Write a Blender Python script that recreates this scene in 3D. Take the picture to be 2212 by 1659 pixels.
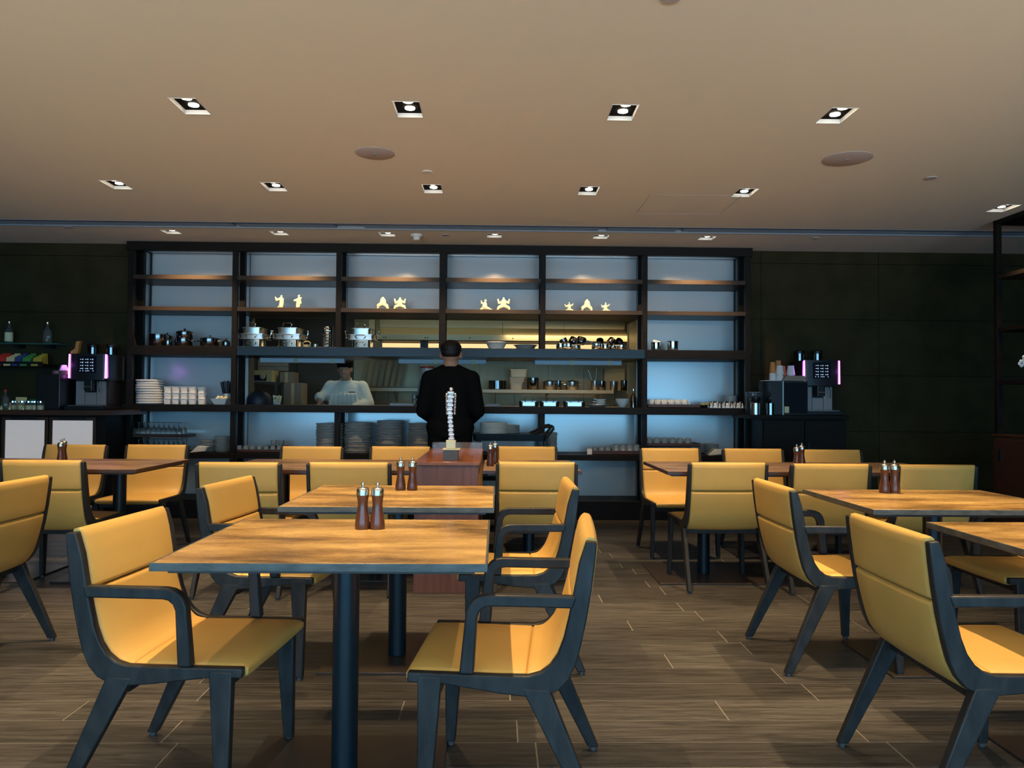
import bpy, math, random
from mathutils import Vector, Matrix, Euler
random.seed(7)
PI = math.pi
R = math.radians
for o in list(bpy.data.objects):
    bpy.data.objects.remove(o)
SC = bpy.context.scene
COL = SC.collection

# ------------------------------------------------------------------ camera
CAM_H = 1.165
FPX = 1660.0
cam_data = bpy.data.cameras.new('camera')
cam_data.sensor_fit = 'HORIZONTAL'
cam_data.sensor_width = 36.0
cam_data.lens = FPX / 2212.0 * 36.0
cam_data.clip_start = 0.02
cam = bpy.data.objects.new('camera', cam_data)
COL.objects.link(cam)
CAM_M = Matrix.Rotation(R(-1.10), 4, 'Z') @ Matrix.Rotation(R(90 + 1.25), 4, 'X') @ Matrix.Rotation(R(0.42), 4, 'Z')
cam.matrix_world = Matrix.Translation((0, 0, CAM_H)) @ CAM_M
SC.camera = cam

# ------------------------------------------------------------------ view and world
SC.view_settings.view_transform = 'Standard'
SC.view_settings.look = 'None'
SC.view_settings.gamma = 1.0
SC.view_settings.use_curve_mapping = False
SC.view_settings.exposure = 0.0
w = bpy.data.worlds.new('world')
SC.world = w
w.use_nodes = True
w.node_tree.nodes['Background'].inputs[0].default_value = (0.45, 0.65, 0.9, 1)
w.node_tree.nodes['Background'].inputs[1].default_value = 0.6

CEIL = 2.70
def light(kind, name, loc, power, color, rot=(0, 0, 0), **kw):
    l = bpy.data.lights.new(name, kind)
    l.energy = power
    l.color = color
    for k, v in kw.items():
        setattr(l, k, v)
    o = bpy.data.objects.new(name, l)
    o.location = loc
    o.rotation_euler = rot
    COL.objects.link(o)
    return o
WARM = (1.0, 0.66, 0.34)
# daylight through the long window behind the camera
light('AREA', 'window_daylight', (0.0, -3.9, 1.06), 370, (0.22, 0.63, 1.0), (R(90), 0, 0), shape='RECTANGLE', size=10.4, size_y=1.9)
# added warm fill lamps behind the camera, no fixtures, to brighten the ceiling
light('AREA', 'ceiling_fill_left', (-2.2, -3.6, 1.35), 120, (1.0, 0.76, 0.46), (R(122), 0, 0), shape='RECTANGLE', size=3.0, size_y=0.4, spread=R(60))
light('AREA', 'ceiling_fill_right', (2.4, -3.6, 1.35), 105, (1.0, 0.85, 0.63), (R(122), 0, 0), shape='RECTANGLE', size=3.0, size_y=0.4, spread=R(60))
# kitchen lights
light('AREA', 'kitchen_tube_light', (-0.9, 9.1, 2.62), 11, (1.0, 0.96, 0.66), (0, 0, 0), shape='RECTANGLE', size=2.4, size_y=0.3)
light('AREA', 'kitchen_warm_light', (0.9, 9.4, 2.0), 13, (1.0, 0.70, 0.36), (R(25), 0, 0), shape='RECTANGLE', size=1.6, size_y=0.2)

# ------------------------------------------------------------------ measuring helpers (pixel of the photograph -> point in the room)
_C = Vector((0, 0, CAM_H))
_M3 = CAM_M.to_3x3()
def ray(px, py):
    return _M3 @ Vector(((px - 1106.0) / FPX, -(py - 829.5) / FPX, -1.0))
def P(px, py, Y):
    d = ray(px, py)
    p = _C + d * (Y / d.y)
    return p
def F(px, py, h):
    d = ray(px, py)
    return _C + d * ((h - CAM_H) / d.z)
def proj(p):
    q = _M3.transposed() @ (Vector(p) - _C)
    return 1106 + FPX * q.x / -q.z, 829.5 - FPX * q.y / -q.z
def PX(px, Y, z):
    py = 866.0
    for i in range(3):
        p = P(px, py, Y)
        py = proj((p.x, Y, z))[1]
    return P(px, py, Y).x
def PZ(px, py, Y):
    return P(px, py, Y).z
def MPP(Y):
    return Y / FPX

# ------------------------------------------------------------------ mesh builder
class MB:
    def __init__(s):
        s.v = []; s.f = []; s.smooth = False
    def add(s, vs, fs):
        n = len(s.v)
        s.v += [tuple(v) for v in vs]
        s.f += [tuple(n + i for i in f) for f in fs]
        return s
    def hexa(s, b, t):
        return s.add(list(b) + list(t), [(3, 2, 1, 0), (4, 5, 6, 7), (0, 1, 5, 4), (1, 2, 6, 5), (2, 3, 7, 6), (3, 0, 4, 7)])
    def box(s, x0, x1, y0, y1, z0, z1):
        if x0 > x1: x0, x1 = x1, x0
        if y0 > y1: y0, y1 = y1, y0
        if z0 > z1: z0, z1 = z1, z0
        return s.hexa([(x0, y0, z0), (x1, y0, z0), (x1, y1, z0), (x0, y1, z0)], [(x0, y0, z1), (x1, y0, z1), (x1, y1, z1), (x0, y1, z1)])
    def rbox(s, x0, x1, y0, y1, z0, z1, r=0.01, n=3, taper=0.0):
        # box with rounded vertical corners; taper pulls the bottom in
        def ring(z, t):
            out = []
            for cx, cy, a0 in ((x1 - r, y1 - r, 0), (x0 + r, y1 - r, 90), (x0 + r, y0 + r, 180), (x1 - r, y0 + r, 270)):
                for i in range(n + 1):
                    a = R(a0 + 90.0 * i / n)
                    x = cx + r * math.cos(a); y = cy + r * math.sin(a)
                    mx = (x0 + x1) / 2; my = (y0 + y1) / 2
                    hx = (x1 - x0) / 2; hy = (y1 - y0) / 2
                    out.append((mx + (x - mx) * (hx - t) / hx, my + (y - my) * (hy - t) / hy, z))
            return out
        b = ring(z0, taper); t = ring(z1, 0); m = len(b)
        fs = [tuple(range(m))[::-1], tuple(range(m, 2 * m))]
        fs += [(i, (i + 1) % m, m + (i + 1) % m, m + i) for i in range(m)]
        return s.add(b + t, fs)
    def prism(s, poly, a, b, axis='y'):
        # poly in the two other axes: axis y -> (x,z); axis x -> (y,z); axis z -> (x,y)
        def mk(p, c):
            if axis == 'y': return (p[0], c, p[1])
            if axis == 'x': return (c, p[0], p[1])
            return (p[0], p[1], c)
        n = len(poly)
        vs = [mk(p, a) for p in poly] + [mk(p, b) for p in poly]
        fs = [tuple(range(n)), tuple(range(2 * n - 1, n - 1, -1))] + [(i, n + i, n + (i + 1) % n, (i + 1) % n) for i in range(n)]
        return s.add(vs, fs)
    def lathe(s, prof, seg=20, c=(0, 0, 0), sx=1, sy=1):
        # prof: list of (r, z); r==0 closes
        vs = []; rows = []
        for r, z in prof:
            if r < 1e-6:
                rows.append([len(vs)]); vs.append((c[0], c[1], c[2] + z))
            else:
                rows.append(list(range(len(vs), len(vs) + seg)))
                for i in range(seg):
                    a = 2 * PI * i / seg
                    vs.append((c[0] + r * sx * math.cos(a), c[1] + r * sy * math.sin(a), c[2] + z))
        fs = []
        for k in range(len(rows) - 1):
            A, B = rows[k], rows[k + 1]
            for i in range(seg):
                j = (i + 1) % seg
                if len(A) == 1 and len(B) == 1: continue
                if len(A) == 1: fs.append((A[0], B[j], B[i]))
                elif len(B) == 1: fs.append((A[i], A[j], B[0]))
                else: fs.append((A[i], A[j], B[j], B[i]))
        s.smooth = True
        return s.add(vs, fs)
    def cyl(s, p0, p1, r0, r1=None, seg=12):
        r1 = r0 if r1 is None else r1
        return s.tube([p0, p1], [r0, r1], seg)
    def tube(s, pts, r, seg=8, closed=False):
        pts = [Vector(p) for p in pts]; n = len(pts)
        rs = r if isinstance(r, (list, tuple)) else [r] * n
        vs = []; up = None
        for k in range(n):
            if closed:
                t = (pts[(k + 1) % n] - pts[k - 1]).normalized()
            else:
                t = (pts[min(k + 1, n - 1)] - pts[max(k - 1, 0)]).normalized()
            if up is None:
                up = Vector((0, 0, 1)) if abs(t.z) < 0.9 else Vector((1, 0, 0))
            a = t.cross(up)
            if a.length < 1e-5: a = t.cross(Vector((0, 1, 0)))
            a.normalize(); b = a.cross(t).normalized(); up = b
            for i in range(seg):
                an = 2 * PI * i / seg
                vs.append(pts[k] + a * rs[k] * math.cos(an) + b * rs[k] * math.sin(an))
        fs = []
        for k in range(n if closed else n - 1):
            k2 = (k + 1) % n
            for i in range(seg):
                j = (i + 1) % seg
                fs.append((k * seg + i, k * seg + j, k2 * seg + j, k2 * seg + i))
        if not closed:
            fs.append(tuple(range(seg))[::-1]); fs.append(tuple((n - 1) * seg + i for i in range(seg)))
        s.smooth = True
        return s.add(vs, fs)
    def ball(s, c, r, seg=12, rings=8, rz=None, ry=None):
        rz = r if rz is None else rz; ry = r if ry is None else ry
        prof = [(math.sin(PI * i / rings), -math.cos(PI * i / rings)) for i in range(rings + 1)]
        prof = [(a * r if 0 < i < rings else 0, b * rz) for i, (a, b) in enumerate(prof)]
        return s.lathe(prof, seg, c, 1, ry / r)
    def capsule(s, p0, p1, r0, r1=None, seg=10):
        r1 = r0 if r1 is None else r1
        p0 = Vector(p0); p1 = Vector(p1)
        s.tube([p0, p1], [r0, r1], seg)
        s.ball(p0, r0, seg, 6); s.ball(p1, r1, seg, 6)
        return s
    def build(s, name, mat, parent=None, smooth=None, bevel=0, sharp=40, loc=None, bseg=2):
        me = bpy.data.meshes.new(name)
        me.from_pydata(s.v, [], s.f)
        me.update()
        import bmesh
        bm = bmesh.new(); bm.from_mesh(me)
        bmesh.ops.recalc_face_normals(bm, faces=bm.faces)
        bm.to_mesh(me); bm.free()
        sm = s.smooth if smooth is None else smooth
        if sm or bevel:
            me.polygons.foreach_set('use_smooth', [True] * len(me.polygons))
            me.set_sharp_from_angle(angle=R(sharp))
        me.materials.append(mat)
        o = bpy.data.objects.new(name, me)
        COL.objects.link(o)
        if parent is not None: o.parent = parent
        if loc is not None: o.location = loc
        if bevel:
            m = o.modifiers.new('bevel', 'BEVEL'); m.width = bevel; m.segments = bseg; m.limit_method = 'ANGLE'; m.angle_limit = R(35)
            m.harden_normals = False
        return o

def tag(o, label=None, cat=None, group=None, kind=None):
    if label: o['label'] = label
    if cat: o['category'] = cat
    if group: o['group'] = group
    if kind: o['kind'] = kind
    return o
def thing(name, label, cat, loc=(0, 0, 0), rz=0.0, group=None):
    o = bpy.data.objects.new(name, None)
    o.empty_display_size = 0.05
    o.location = loc; o.rotation_euler = (0, 0, rz)
    COL.objects.link(o)
    return tag(o, label, cat, group)
def copy_tree(o, parent=None):
    c = o.copy(); COL.objects.link(c)
    if parent is not None: c.parent = parent
    for ch in list(o.children): copy_tree(ch, c)
    return c
def dup(o, loc, rz=0.0, label=None, group=None, rot=None, scale=None):
    c = copy_tree(o)
    c.location = loc; c.rotation_euler = rot if rot else (0, 0, rz)
    if scale: c.scale = scale
    if label: c['label'] = label
    if group: c['group'] = group
    return c
def struct(o): o['kind'] = 'structure'; return o

# ------------------------------------------------------------------ materials
def mat(name, color, rough=0.5, metal=0.0, spec=0.5, noise=None, bump=None, emit=None, trans=0, coat=0, aniso=0, ior=1.45):
    m = bpy.data.materials.new(name); m.use_nodes = True
    nt = m.node_tree; b = nt.nodes['Principled BSDF']
    b.inputs['Base Color'].default_value = (*color, 1)
    b.inputs['Roughness'].default_value = rough
    b.inputs['Metallic'].default_value = metal
    b.inputs['Specular IOR Level'].default_value = spec
    b.inputs['IOR'].default_value = ior
    if trans: b.inputs['Transmission Weight'].default_value = trans
    if coat: b.inputs['Coat Weight'].default_value = coat; b.inputs['Coat Roughness'].default_value = 0.15
    if aniso: b.inputs['Anisotropic'].default_value = aniso
    if emit:
        b.inputs['Emission Color'].default_value = (*emit[0], 1); b.inputs['Emission Strength'].default_value = emit[1]
    if noise or bump:
        tc = nt.nodes.new('ShaderNodeTexCoord')
        mp = nt.nodes.new('ShaderNodeMapping')
        nt.links.new(tc.outputs['Object'], mp.inputs[0])
        n = nt.nodes.new('ShaderNodeTexNoise')
        nt.links.new(mp.outputs[0], n.inputs['Vector'])
        n.inputs['Detail'].default_value = 6
        if noise:  # (color2, scale, stretch)
            c2, sc, st = noise
            mp.inputs['Scale'].default_value = st
            n.inputs['Scale'].default_value = sc
            rp = nt.nodes.new('ShaderNodeValToRGB')
            rp.color_ramp.elements[0].position = 0.3; rp.color_ramp.elements[1].position = 0.7
            rp.color_ramp.elements[0].color = (*color, 1); rp.color_ramp.elements[1].color = (*c2, 1)
            nt.links.new(n.outputs['Fac'], rp.inputs[0]); nt.links.new(rp.outputs[0], b.inputs['Base Color'])
        else:
            n.inputs['Scale'].default_value = bump[1]
        if bump:
            bp = nt.nodes.new('ShaderNodeBump'); bp.inputs['Strength'].default_value = bump[0]; bp.inputs['Distance'].default_value = 0.002
            n2 = nt.nodes.new('ShaderNodeTexNoise'); n2.inputs['Scale'].default_value = bump[1]
            nt.links.new(mp.outputs[0], n2.inputs['Vector'])
            nt.links.new(n2.outputs['Fac'], bp.inputs['Height']); nt.links.new(bp.outputs[0], b.inputs['Normal'])
    return m
M = {}
M['ceiling'] = mat('ceiling_paint', (0.90, 0.85, 0.71), 0.9, spec=0.1)
M['white'] = mat('white_paint', (0.8, 0.78, 0.74), 0.5)
M['frame'] = mat('black_stained_ash', (0.012, 0.013, 0.014), 0.44, spec=0.36, noise=((0.030, 0.032, 0.034), 30, (1, 6, 0.35)), bump=(0.25, 60))
M['leather'] = mat('tan_leather', (0.565, 0.355, 0.098), 0.44, spec=0.38, noise=((0.61, 0.385, 0.11), 5, (1, 1, 1)), bump=(0.10, 420))
M['piping'] = mat('leather_piping', (0.62, 0.42, 0.2), 0.45)
M['column'] = mat('black_powder_coat', (0.003, 0.012, 0.02), 0.36)
M['shelfwood'] = mat('dark_veneer', (0.007, 0.006, 0.0052), 0.5, spec=0.16, noise=((0.013, 0.010, 0.008), 12, (0.4, 4, 4)))
M['shelfedge'] = mat('dark_bronze_edge', (0.052, 0.036, 0.026), 0.42, metal=0.35, spec=0.25)
M['darkwall'] = mat('dark_stone_panel', (0.032, 0.027, 0.013), 0.9, spec=0.06, noise=((0.048, 0.041, 0.020), 4, (1, 1, 1)), bump=(0.4, 90))
M['blackgap'] = mat('black_joint', (0.008, 0.008, 0.008), 0.9)
M['glasspanel'] = mat('pale_back_painted_glass', (0.56, 0.63, 0.68), 0.20, spec=0.5, ior=2.3)
M['steel'] = mat('brushed_steel', (0.56, 0.55, 0.52), 0.28, metal=1.0)
M['steelband'] = mat('brushed_steel_band', (0.040, 0.042, 0.045), 0.22, metal=1.0, aniso=0.0)
M['chrome'] = mat('polished_steel', (0.75, 0.74, 0.72), 0.10, metal=1.0)
M['darkchrome'] = mat('dark_polished_pan', (0.22, 0.22, 0.22), 0.16, metal=1.0)
M['porcelain'] = mat('white_porcelain', (0.82, 0.80, 0.75), 0.22)
M['greychina'] = mat('grey_stoneware', (0.42, 0.41, 0.39), 0.35)
M['ivory'] = mat('ivory_ceramic', (0.62, 0.60, 0.40), 0.4)
M['black'] = mat('black_plastic', (0.010, 0.010, 0.012), 0.35)
M['matblack'] = mat('matt_black', (0.006, 0.006, 0.006), 0.9, spec=0.1)
M['suit'] = mat('black_wool', (0.0075, 0.007, 0.0065), 0.95, spec=0.08)
M['hair'] = mat('black_hair', (0.006, 0.005, 0.005), 0.55, bump=(0.6, 200))
M['skin'] = mat('skin', (0.42, 0.24, 0.155), 0.5)
M['jacket'] = mat('white_cotton', (0.74, 0.76, 0.70), 0.85, spec=0.2, bump=(0.4, 12))
M['millwood'] = mat('red_brown_beech', (0.085, 0.026, 0.014), 0.28, noise=((0.13, 0.042, 0.020), 14, (3, 3, 0.6)), coat=0.3)
M['walnut'] = mat('reddish_walnut', (0.095, 0.036, 0.022), 0.34, noise=((0.16, 0.066, 0.040), 6, (6, 6, 0.5)))
M['walnut_top'] = mat('reddish_walnut_top', (0.17, 0.066, 0.035), 0.2, noise=((0.25, 0.10, 0.055), 5, (4, 0.6, 1)))
M['acrylic'] = mat('clear_acrylic', (0.95, 0.93, 0.93), 0.05, trans=0.95, ior=1.3)
M['glass'] = mat('clear_glass', (0.93, 0.97, 0.97), 0.03, trans=0.96, ior=1.3)
M['greenglass'] = mat('green_edged_glass', (0.10, 0.32, 0.24), 0.1, trans=0.6)
M['purple'] = mat('violet_light_strip', (0.9, 0.5, 1.0), 0.4, emit=((0.42, 0.03, 1.0), 1.6))
M['purplecore'] = mat('violet_light_core', (1.0, 0.7, 1.0), 0.4, emit=((1.0, 0.27, 1.0), 2.6))
M['icon'] = mat('screen_icon', (0.7, 0.85, 1.0), 0.4, emit=((0.55, 0.75, 1.0), 0.8))
M['screen'] = mat('screen_glass', (0.01, 0.012, 0.02), 0.12)
M['lamp'] = mat('halogen_lamp', (1, 0.9, 0.75), 0.4, emit=((1.0, 0.86, 0.66), 14.0))
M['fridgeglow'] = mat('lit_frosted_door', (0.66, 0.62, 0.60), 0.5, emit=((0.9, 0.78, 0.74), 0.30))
M['hoodglow'] = mat('hood_warm_glow', (1, 0.8, 0.5), 0.4, emit=((1.0, 0.66, 0.28), 1.1))
M['tube'] = mat('tube_housing', (0.50, 0.56, 0.62), 0.4)
M['kraft'] = mat('kraft_paper', (0.56, 0.25, 0.07), 0.7)
M['papercup'] = mat('white_paper', (0.74, 0.74, 0.74), 0.6)
M['traywood'] = mat('dark_red_tray', (0.055, 0.022, 0.016), 0.45)
M['red'] = mat('red_paper', (0.65, 0.03, 0.02), 0.5)
M['cream'] = mat('cream_paper', (0.72, 0.55, 0.27), 0.5)
M['navy'] = mat('navy_paper', (0.03, 0.06, 0.22), 0.5)
M['green'] = mat('green_paper', (0.06, 0.26, 0.06), 0.5)
M['yellow'] = mat('yellow_paper', (0.45, 0.35, 0.03), 0.5)
M['gold'] = mat('pale_gold', (0.62, 0.55, 0.32), 0.4, metal=0.3)
M['slate'] = mat('slate_block', (0.06, 0.065, 0.075), 0.5)
M['rose'] = mat('rose_crystal', (0.52, 0.41, 0.37), 0.28, metal=0.6)
M['microwave'] = mat('cream_enamel', (0.56, 0.47, 0.25), 0.4)
M['cardboard'] = mat('cardboard', (0.26, 0.22, 0.17), 0.8)
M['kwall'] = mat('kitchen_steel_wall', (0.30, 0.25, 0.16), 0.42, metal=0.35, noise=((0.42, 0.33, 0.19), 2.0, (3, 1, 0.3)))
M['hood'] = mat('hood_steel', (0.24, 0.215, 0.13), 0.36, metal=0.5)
M['kdark'] = mat('kitchen_dark_tile', (0.09, 0.085, 0.07), 0.6)
M['whitetile'] = mat('white_wall_tile', (0.55, 0.52, 0.45), 0.35)
M['slot'] = mat('grey_diffuser', (0.30, 0.33, 0.38), 0.45)
M['speaker'] = mat('speaker_grille', (0.50, 0.45, 0.44), 0.8)
M['brownboard'] = mat('dark_brown_wood', (0.06, 0.028, 0.016), 0.35)
M['plate_steel'] = mat('dark_base_plate', (0.035, 0.028, 0.024), 0.35)
M['orchid'] = mat('white_petal', (0.85, 0.82, 0.78), 0.6)
M['leafgreen'] = mat('leaf', (0.04, 0.13, 0.03), 0.5)
M['food'] = mat('pale_food', (0.75, 0.70, 0.45), 0.7)

def wood_top(name, dark, mid, light_, rough, seed):
    m = bpy.data.materials.new(name); m.use_nodes = True
    nt = m.node_tree; N = nt.nodes; L = nt.links; b = N['Principled BSDF']
    tc = N.new('ShaderNodeTexCoord'); mp = N.new('ShaderNodeMapping')
    mp.inputs['Scale'].default_value = (0.6, 2.0, 1); mp.inputs['Location'].default_value = (seed, seed * 1.7, 0)
    L.new(tc.outputs['Object'], mp.inputs[0])
    n1 = N.new('ShaderNodeTexNoise'); n1.inputs['Scale'].default_value = 2.6; n1.inputs['Detail'].default_value = 5; n1.inputs['Roughness'].default_value = 0.62; n1.inputs['Distortion'].default_value = 0.4
    L.new(mp.outputs[0], n1.inputs['Vector'])
    r1 = N.new('ShaderNodeValToRGB'); e = r1.color_ramp.elements
    e[0].position = 0.34; e[0].color = (*dark, 1); e[1].position = 0.68; e[1].color = (*light_, 1)
    x = r1.color_ramp.elements.new(0.49); x.color = (*mid, 1)
    L.new(n1.outputs['Fac'], r1.inputs[0])
    n2 = N.new('ShaderNodeTexNoise'); n2.inputs['Scale'].default_value = 12; n2.inputs['Detail'].default_value = 5
    L.new(mp.outputs[0], n2.inputs['Vector'])
    mx = N.new('ShaderNodeMix'); mx.data_type = 'RGBA'; mx.blend_type = 'MULTIPLY'; mx.inputs[0].default_value = 0.35
    r2 = N.new('ShaderNodeValToRGB'); r2.color_ramp.elements[0].position = 0.3; r2.color_ramp.elements[0].color = (0.62, 0.6, 0.58, 1); r2.color_ramp.elements[1].position = 0.6
    L.new(n2.outputs['Fac'], r2.inputs[0])
    L.new(r1.outputs[0], mx.inputs[6]); L.new(r2.outputs[0], mx.inputs[7]); L.new(mx.outputs[2], b.inputs['Base Color'])
    b.inputs['Roughness'].default_value = rough
    rr = N.new('ShaderNodeMapRange'); rr.inputs[3].default_value = rough - 0.06; rr.inputs[4].default_value = rough + 0.1
    L.new(n2.outputs['Fac'], rr.inputs[0]); L.new(rr.outputs[0], b.inputs['Roughness'])
    return m
M['top1'] = wood_top('weathered_oak_top', (0.12, 0.072, 0.028), (0.36, 0.225, 0.08), (0.66, 0.45, 0.17), 0.25, 3.0)
M['top2'] = wood_top('brown_plank_top', (0.10, 0.062, 0.038), (0.21, 0.14, 0.088), (0.35, 0.24, 0.155), 0.30, 9.0)
M['topedge'] = mat('worn_grey_edge', (0.05, 0.055, 0.055), 0.4, noise=((0.10, 0.115, 0.115), 10, (2, 2, 6)))

def plank_mat():
    m = bpy.data.materials.new('wood_look_tile'); m.use_nodes = True
    nt = m.node_tree; N = nt.nodes; L = nt.links; b = N['Principled BSDF']
    g = N.new('ShaderNodeNewGeometry'); oi = N.new('ShaderNodeObjectInfo')
    mp = N.new('ShaderNodeMapping'); mp.inputs['Scale'].default_value = (1.2, 17, 1)
    L.new(g.outputs['Position'], mp.inputs[0])
    ad = N.new('ShaderNodeVectorMath'); ad.operation = 'ADD'
    ml = N.new('ShaderNodeVectorMath'); ml.operation = 'SCALE'; ml.inputs[3].default_value = 40
    cb = N.new('ShaderNodeCombineXYZ'); L.new(oi.outputs['Random'], cb.inputs[0]); L.new(oi.outputs['Random'], cb.inputs[2])
    L.new(cb.outputs[0], ml.inputs[0]); L.new(mp.outputs[0], ad.inputs[0]); L.new(ml.outputs[0], ad.inputs[1])
    n = N.new('ShaderNodeTexNoise'); n.inputs['Scale'].default_value = 3.2; n.inputs['Detail'].default_value = 8; n.inputs['Roughness'].default_value = 0.68; n.inputs['Distortion'].default_value = 0.8
    L.new(ad.outputs[0], n.inputs['Vector'])
    rp = N.new('ShaderNodeValToRGB'); e = rp.color_ramp.elements
    e[0].position = 0.32; e[0].color = (0.013, 0.0125, 0.0118, 1); e[1].position = 0.72; e[1].color = (0.092, 0.091, 0.088, 1)
    L.new(n.outputs['Fac'], rp.inputs[0])
    hs = N.new('ShaderNodeHueSaturation'); mr = N.new('ShaderNodeMapRange'); mr.inputs[3].default_value = 0.72; mr.inputs[4].default_value = 1.3
    L.new(oi.outputs['Random'], mr.inputs[0]); L.new(mr.outputs[0], hs.inputs['Value']); L.new(rp.outputs[0], hs.inputs['Color'])
    L.new(hs.outputs[0], b.inputs['Base Color'])
    b.inputs['Roughness'].default_value = 0.42; b.inputs['Specular IOR Level'].default_value = 0.45
    bp = N.new('ShaderNodeBump'); bp.inputs['Strength'].default_value = 0.35; bp.inputs['Distance'].default_value = 0.002
    L.new(n.outputs['Fac'], bp.inputs['Height']); L.new(bp.outputs[0], b.inputs['Normal'])
    return m
M['plank'] = plank_mat()
M['grout'] = mat('light_grout', (0.19, 0.18, 0.16), 0.8)

M['machine_front'] = mat('satin_machine_front', (0.30, 0.27, 0.27), 0.4, metal=0.4)
M['jamb'] = mat('brown_steel_jamb', (0.13, 0.11, 0.075), 0.4, metal=0.5)

_nt = M['steelband'].node_tree; _b = _nt.nodes['Principled BSDF']
_tg = _nt.nodes.new('ShaderNodeTangent'); _tg.direction_type = 'RADIAL'; _tg.axis = 'Z'
_nt.links.new(_tg.outputs[0], _b.inputs['Tangent']); _b.inputs['Anisotropic'].default_value = 0.85
_b.inputs['Roughness'].default_value = 0.33

M['warmlitsteel'] = mat('warm_lit_steel', (0.50, 0.43, 0.30), 0.45, metal=0.45)  # steel copy with the kitchen's warm light put into its colour
# ================================================================== the room
XL, XR, YF, YB = -6.4, 5.6, -4.0, 7.70
def grid_plane(x0, x1, y0, y1, z, holes):
    xs = sorted(set([x0, x1] + [h[i] for h in holes for i in (0, 1)]))
    ys = sorted(set([y0, y1] + [h[i] for h in holes for i in (2, 3)]))
    mb = MB(); idx = {}
    def vid(x, y):
        if (x, y) not in idx:
            idx[(x, y)] = len(mb.v); mb.v.append((x, y, z))
        return idx[(x, y)]
    for i in range(len(xs) - 1):
        for j in range(len(ys) - 1):
            cx = (xs[i] + xs[i + 1]) / 2; cy = (ys[j] + ys[j + 1]) / 2
            if any(h[0] < cx < h[1] and h[2] < cy < h[3] for h in holes): continue
            mb.f.append((vid(xs[i], ys[j]), vid(xs[i + 1], ys[j]), vid(xs[i + 1], ys[j + 1]), vid(xs[i], ys[j + 1])))
    return mb

FIX = []     # recessed downlights: (x, y, on)
FC = [-2.755, -1.625, -0.482, 0.655, 1.80]
for yy in (-0.5, 1.01, 2.52):
    for xx in FC + [2.94]: FIX.append((xx, yy, 'floor'))
FIX += [(xx, 4.04, 'floor') for xx in FC[1:]]
FIX += [(xx, 5.56, 'floor') for xx in FC]
FIX += [(-2.755, 4.04, 'floor'), (3.95, 5.91, 'floor')]
ROW3 = [-3.02 + 0.994 * i for i in range(6)]
FIX += [(xx, 7.12, 'shelf') for xx in ROW3]
HW, HD = 0.072, 0.112
holes = [(x - HW, x + HW, y - HD * (0.7 if k == 'shelf' else 1), y + HD * (0.7 if k == 'shelf' else 1)) for x, y, k in FIX]
SLOT = (XL, XR, 6.69, 6.93)
ceil = grid_plane(XL, XR, YF, 8.05, CEIL, holes + [SLOT])
o = struct(ceil.build('ceiling', M['ceiling']))
mb = MB(); mb.box(XL, XR, YF, 8.05, CEIL + 0.09, CEIL + 0.12)
o2 = struct(mb.build('ceiling_void_board', M['ceiling'])); o2.parent = o; o2['kind'] = 'structure'

# ceiling access hatch outline, hairline
mb = MB()
hx0, hx1, hy0, hy1 = 1.12, 1.80, 5.64, 6.2
for a in ((hx0, hx1, hy0, hy0 + 0.004), (hx0, hx1, hy1, hy1 + 0.004), (hx0, hx0 + 0.004, hy0, hy1), (hx1, hx1 + 0.004, hy0, hy1)):
    mb.box(a[0], a[1], a[2], a[3], CEIL - 0.0015, CEIL + 0.001)
mb.build('access_hatch_joint', M['speaker'], o)

# slot diffuser trough
mb = MB()
mb.box(SLOT[0], SLOT[1], 6.69, 6.705, CEIL - 0.002, CEIL + 0.06)
mb.box(SLOT[0], SLOT[1], 6.915, 6.93, CEIL - 0.002, CEIL + 0.06)
mb.box(SLOT[0], SLOT[1], 6.69, 6.93, CEIL + 0.055, CEIL + 0.065)
tr = struct(mb.build('trim_1', M['slot']))
for xa, xb in ((-5.2, -2.35), (-2.32, -1.45), (-1.2, 0.9), (0.98, 1.6), (1.66, 4.9)):
    for k in range(5):
        m2 = MB(); yy = 6.725 + k * 0.042
        m2.hexa([(xa, yy, CEIL + 0.006), (xb, yy, CEIL + 0.006), (xb, yy + 0.006, CEIL + 0.006), (xa, yy + 0.006, CEIL + 0.006)],
                [(xa, yy + 0.018, CEIL + 0.03), (xb, yy + 0.018, CEIL + 0.03), (xb, yy + 0.024, CEIL + 0.03), (xa, yy + 0.024, CEIL + 0.03)])
        m2.build('slat', M['slot'], tr)

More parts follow.
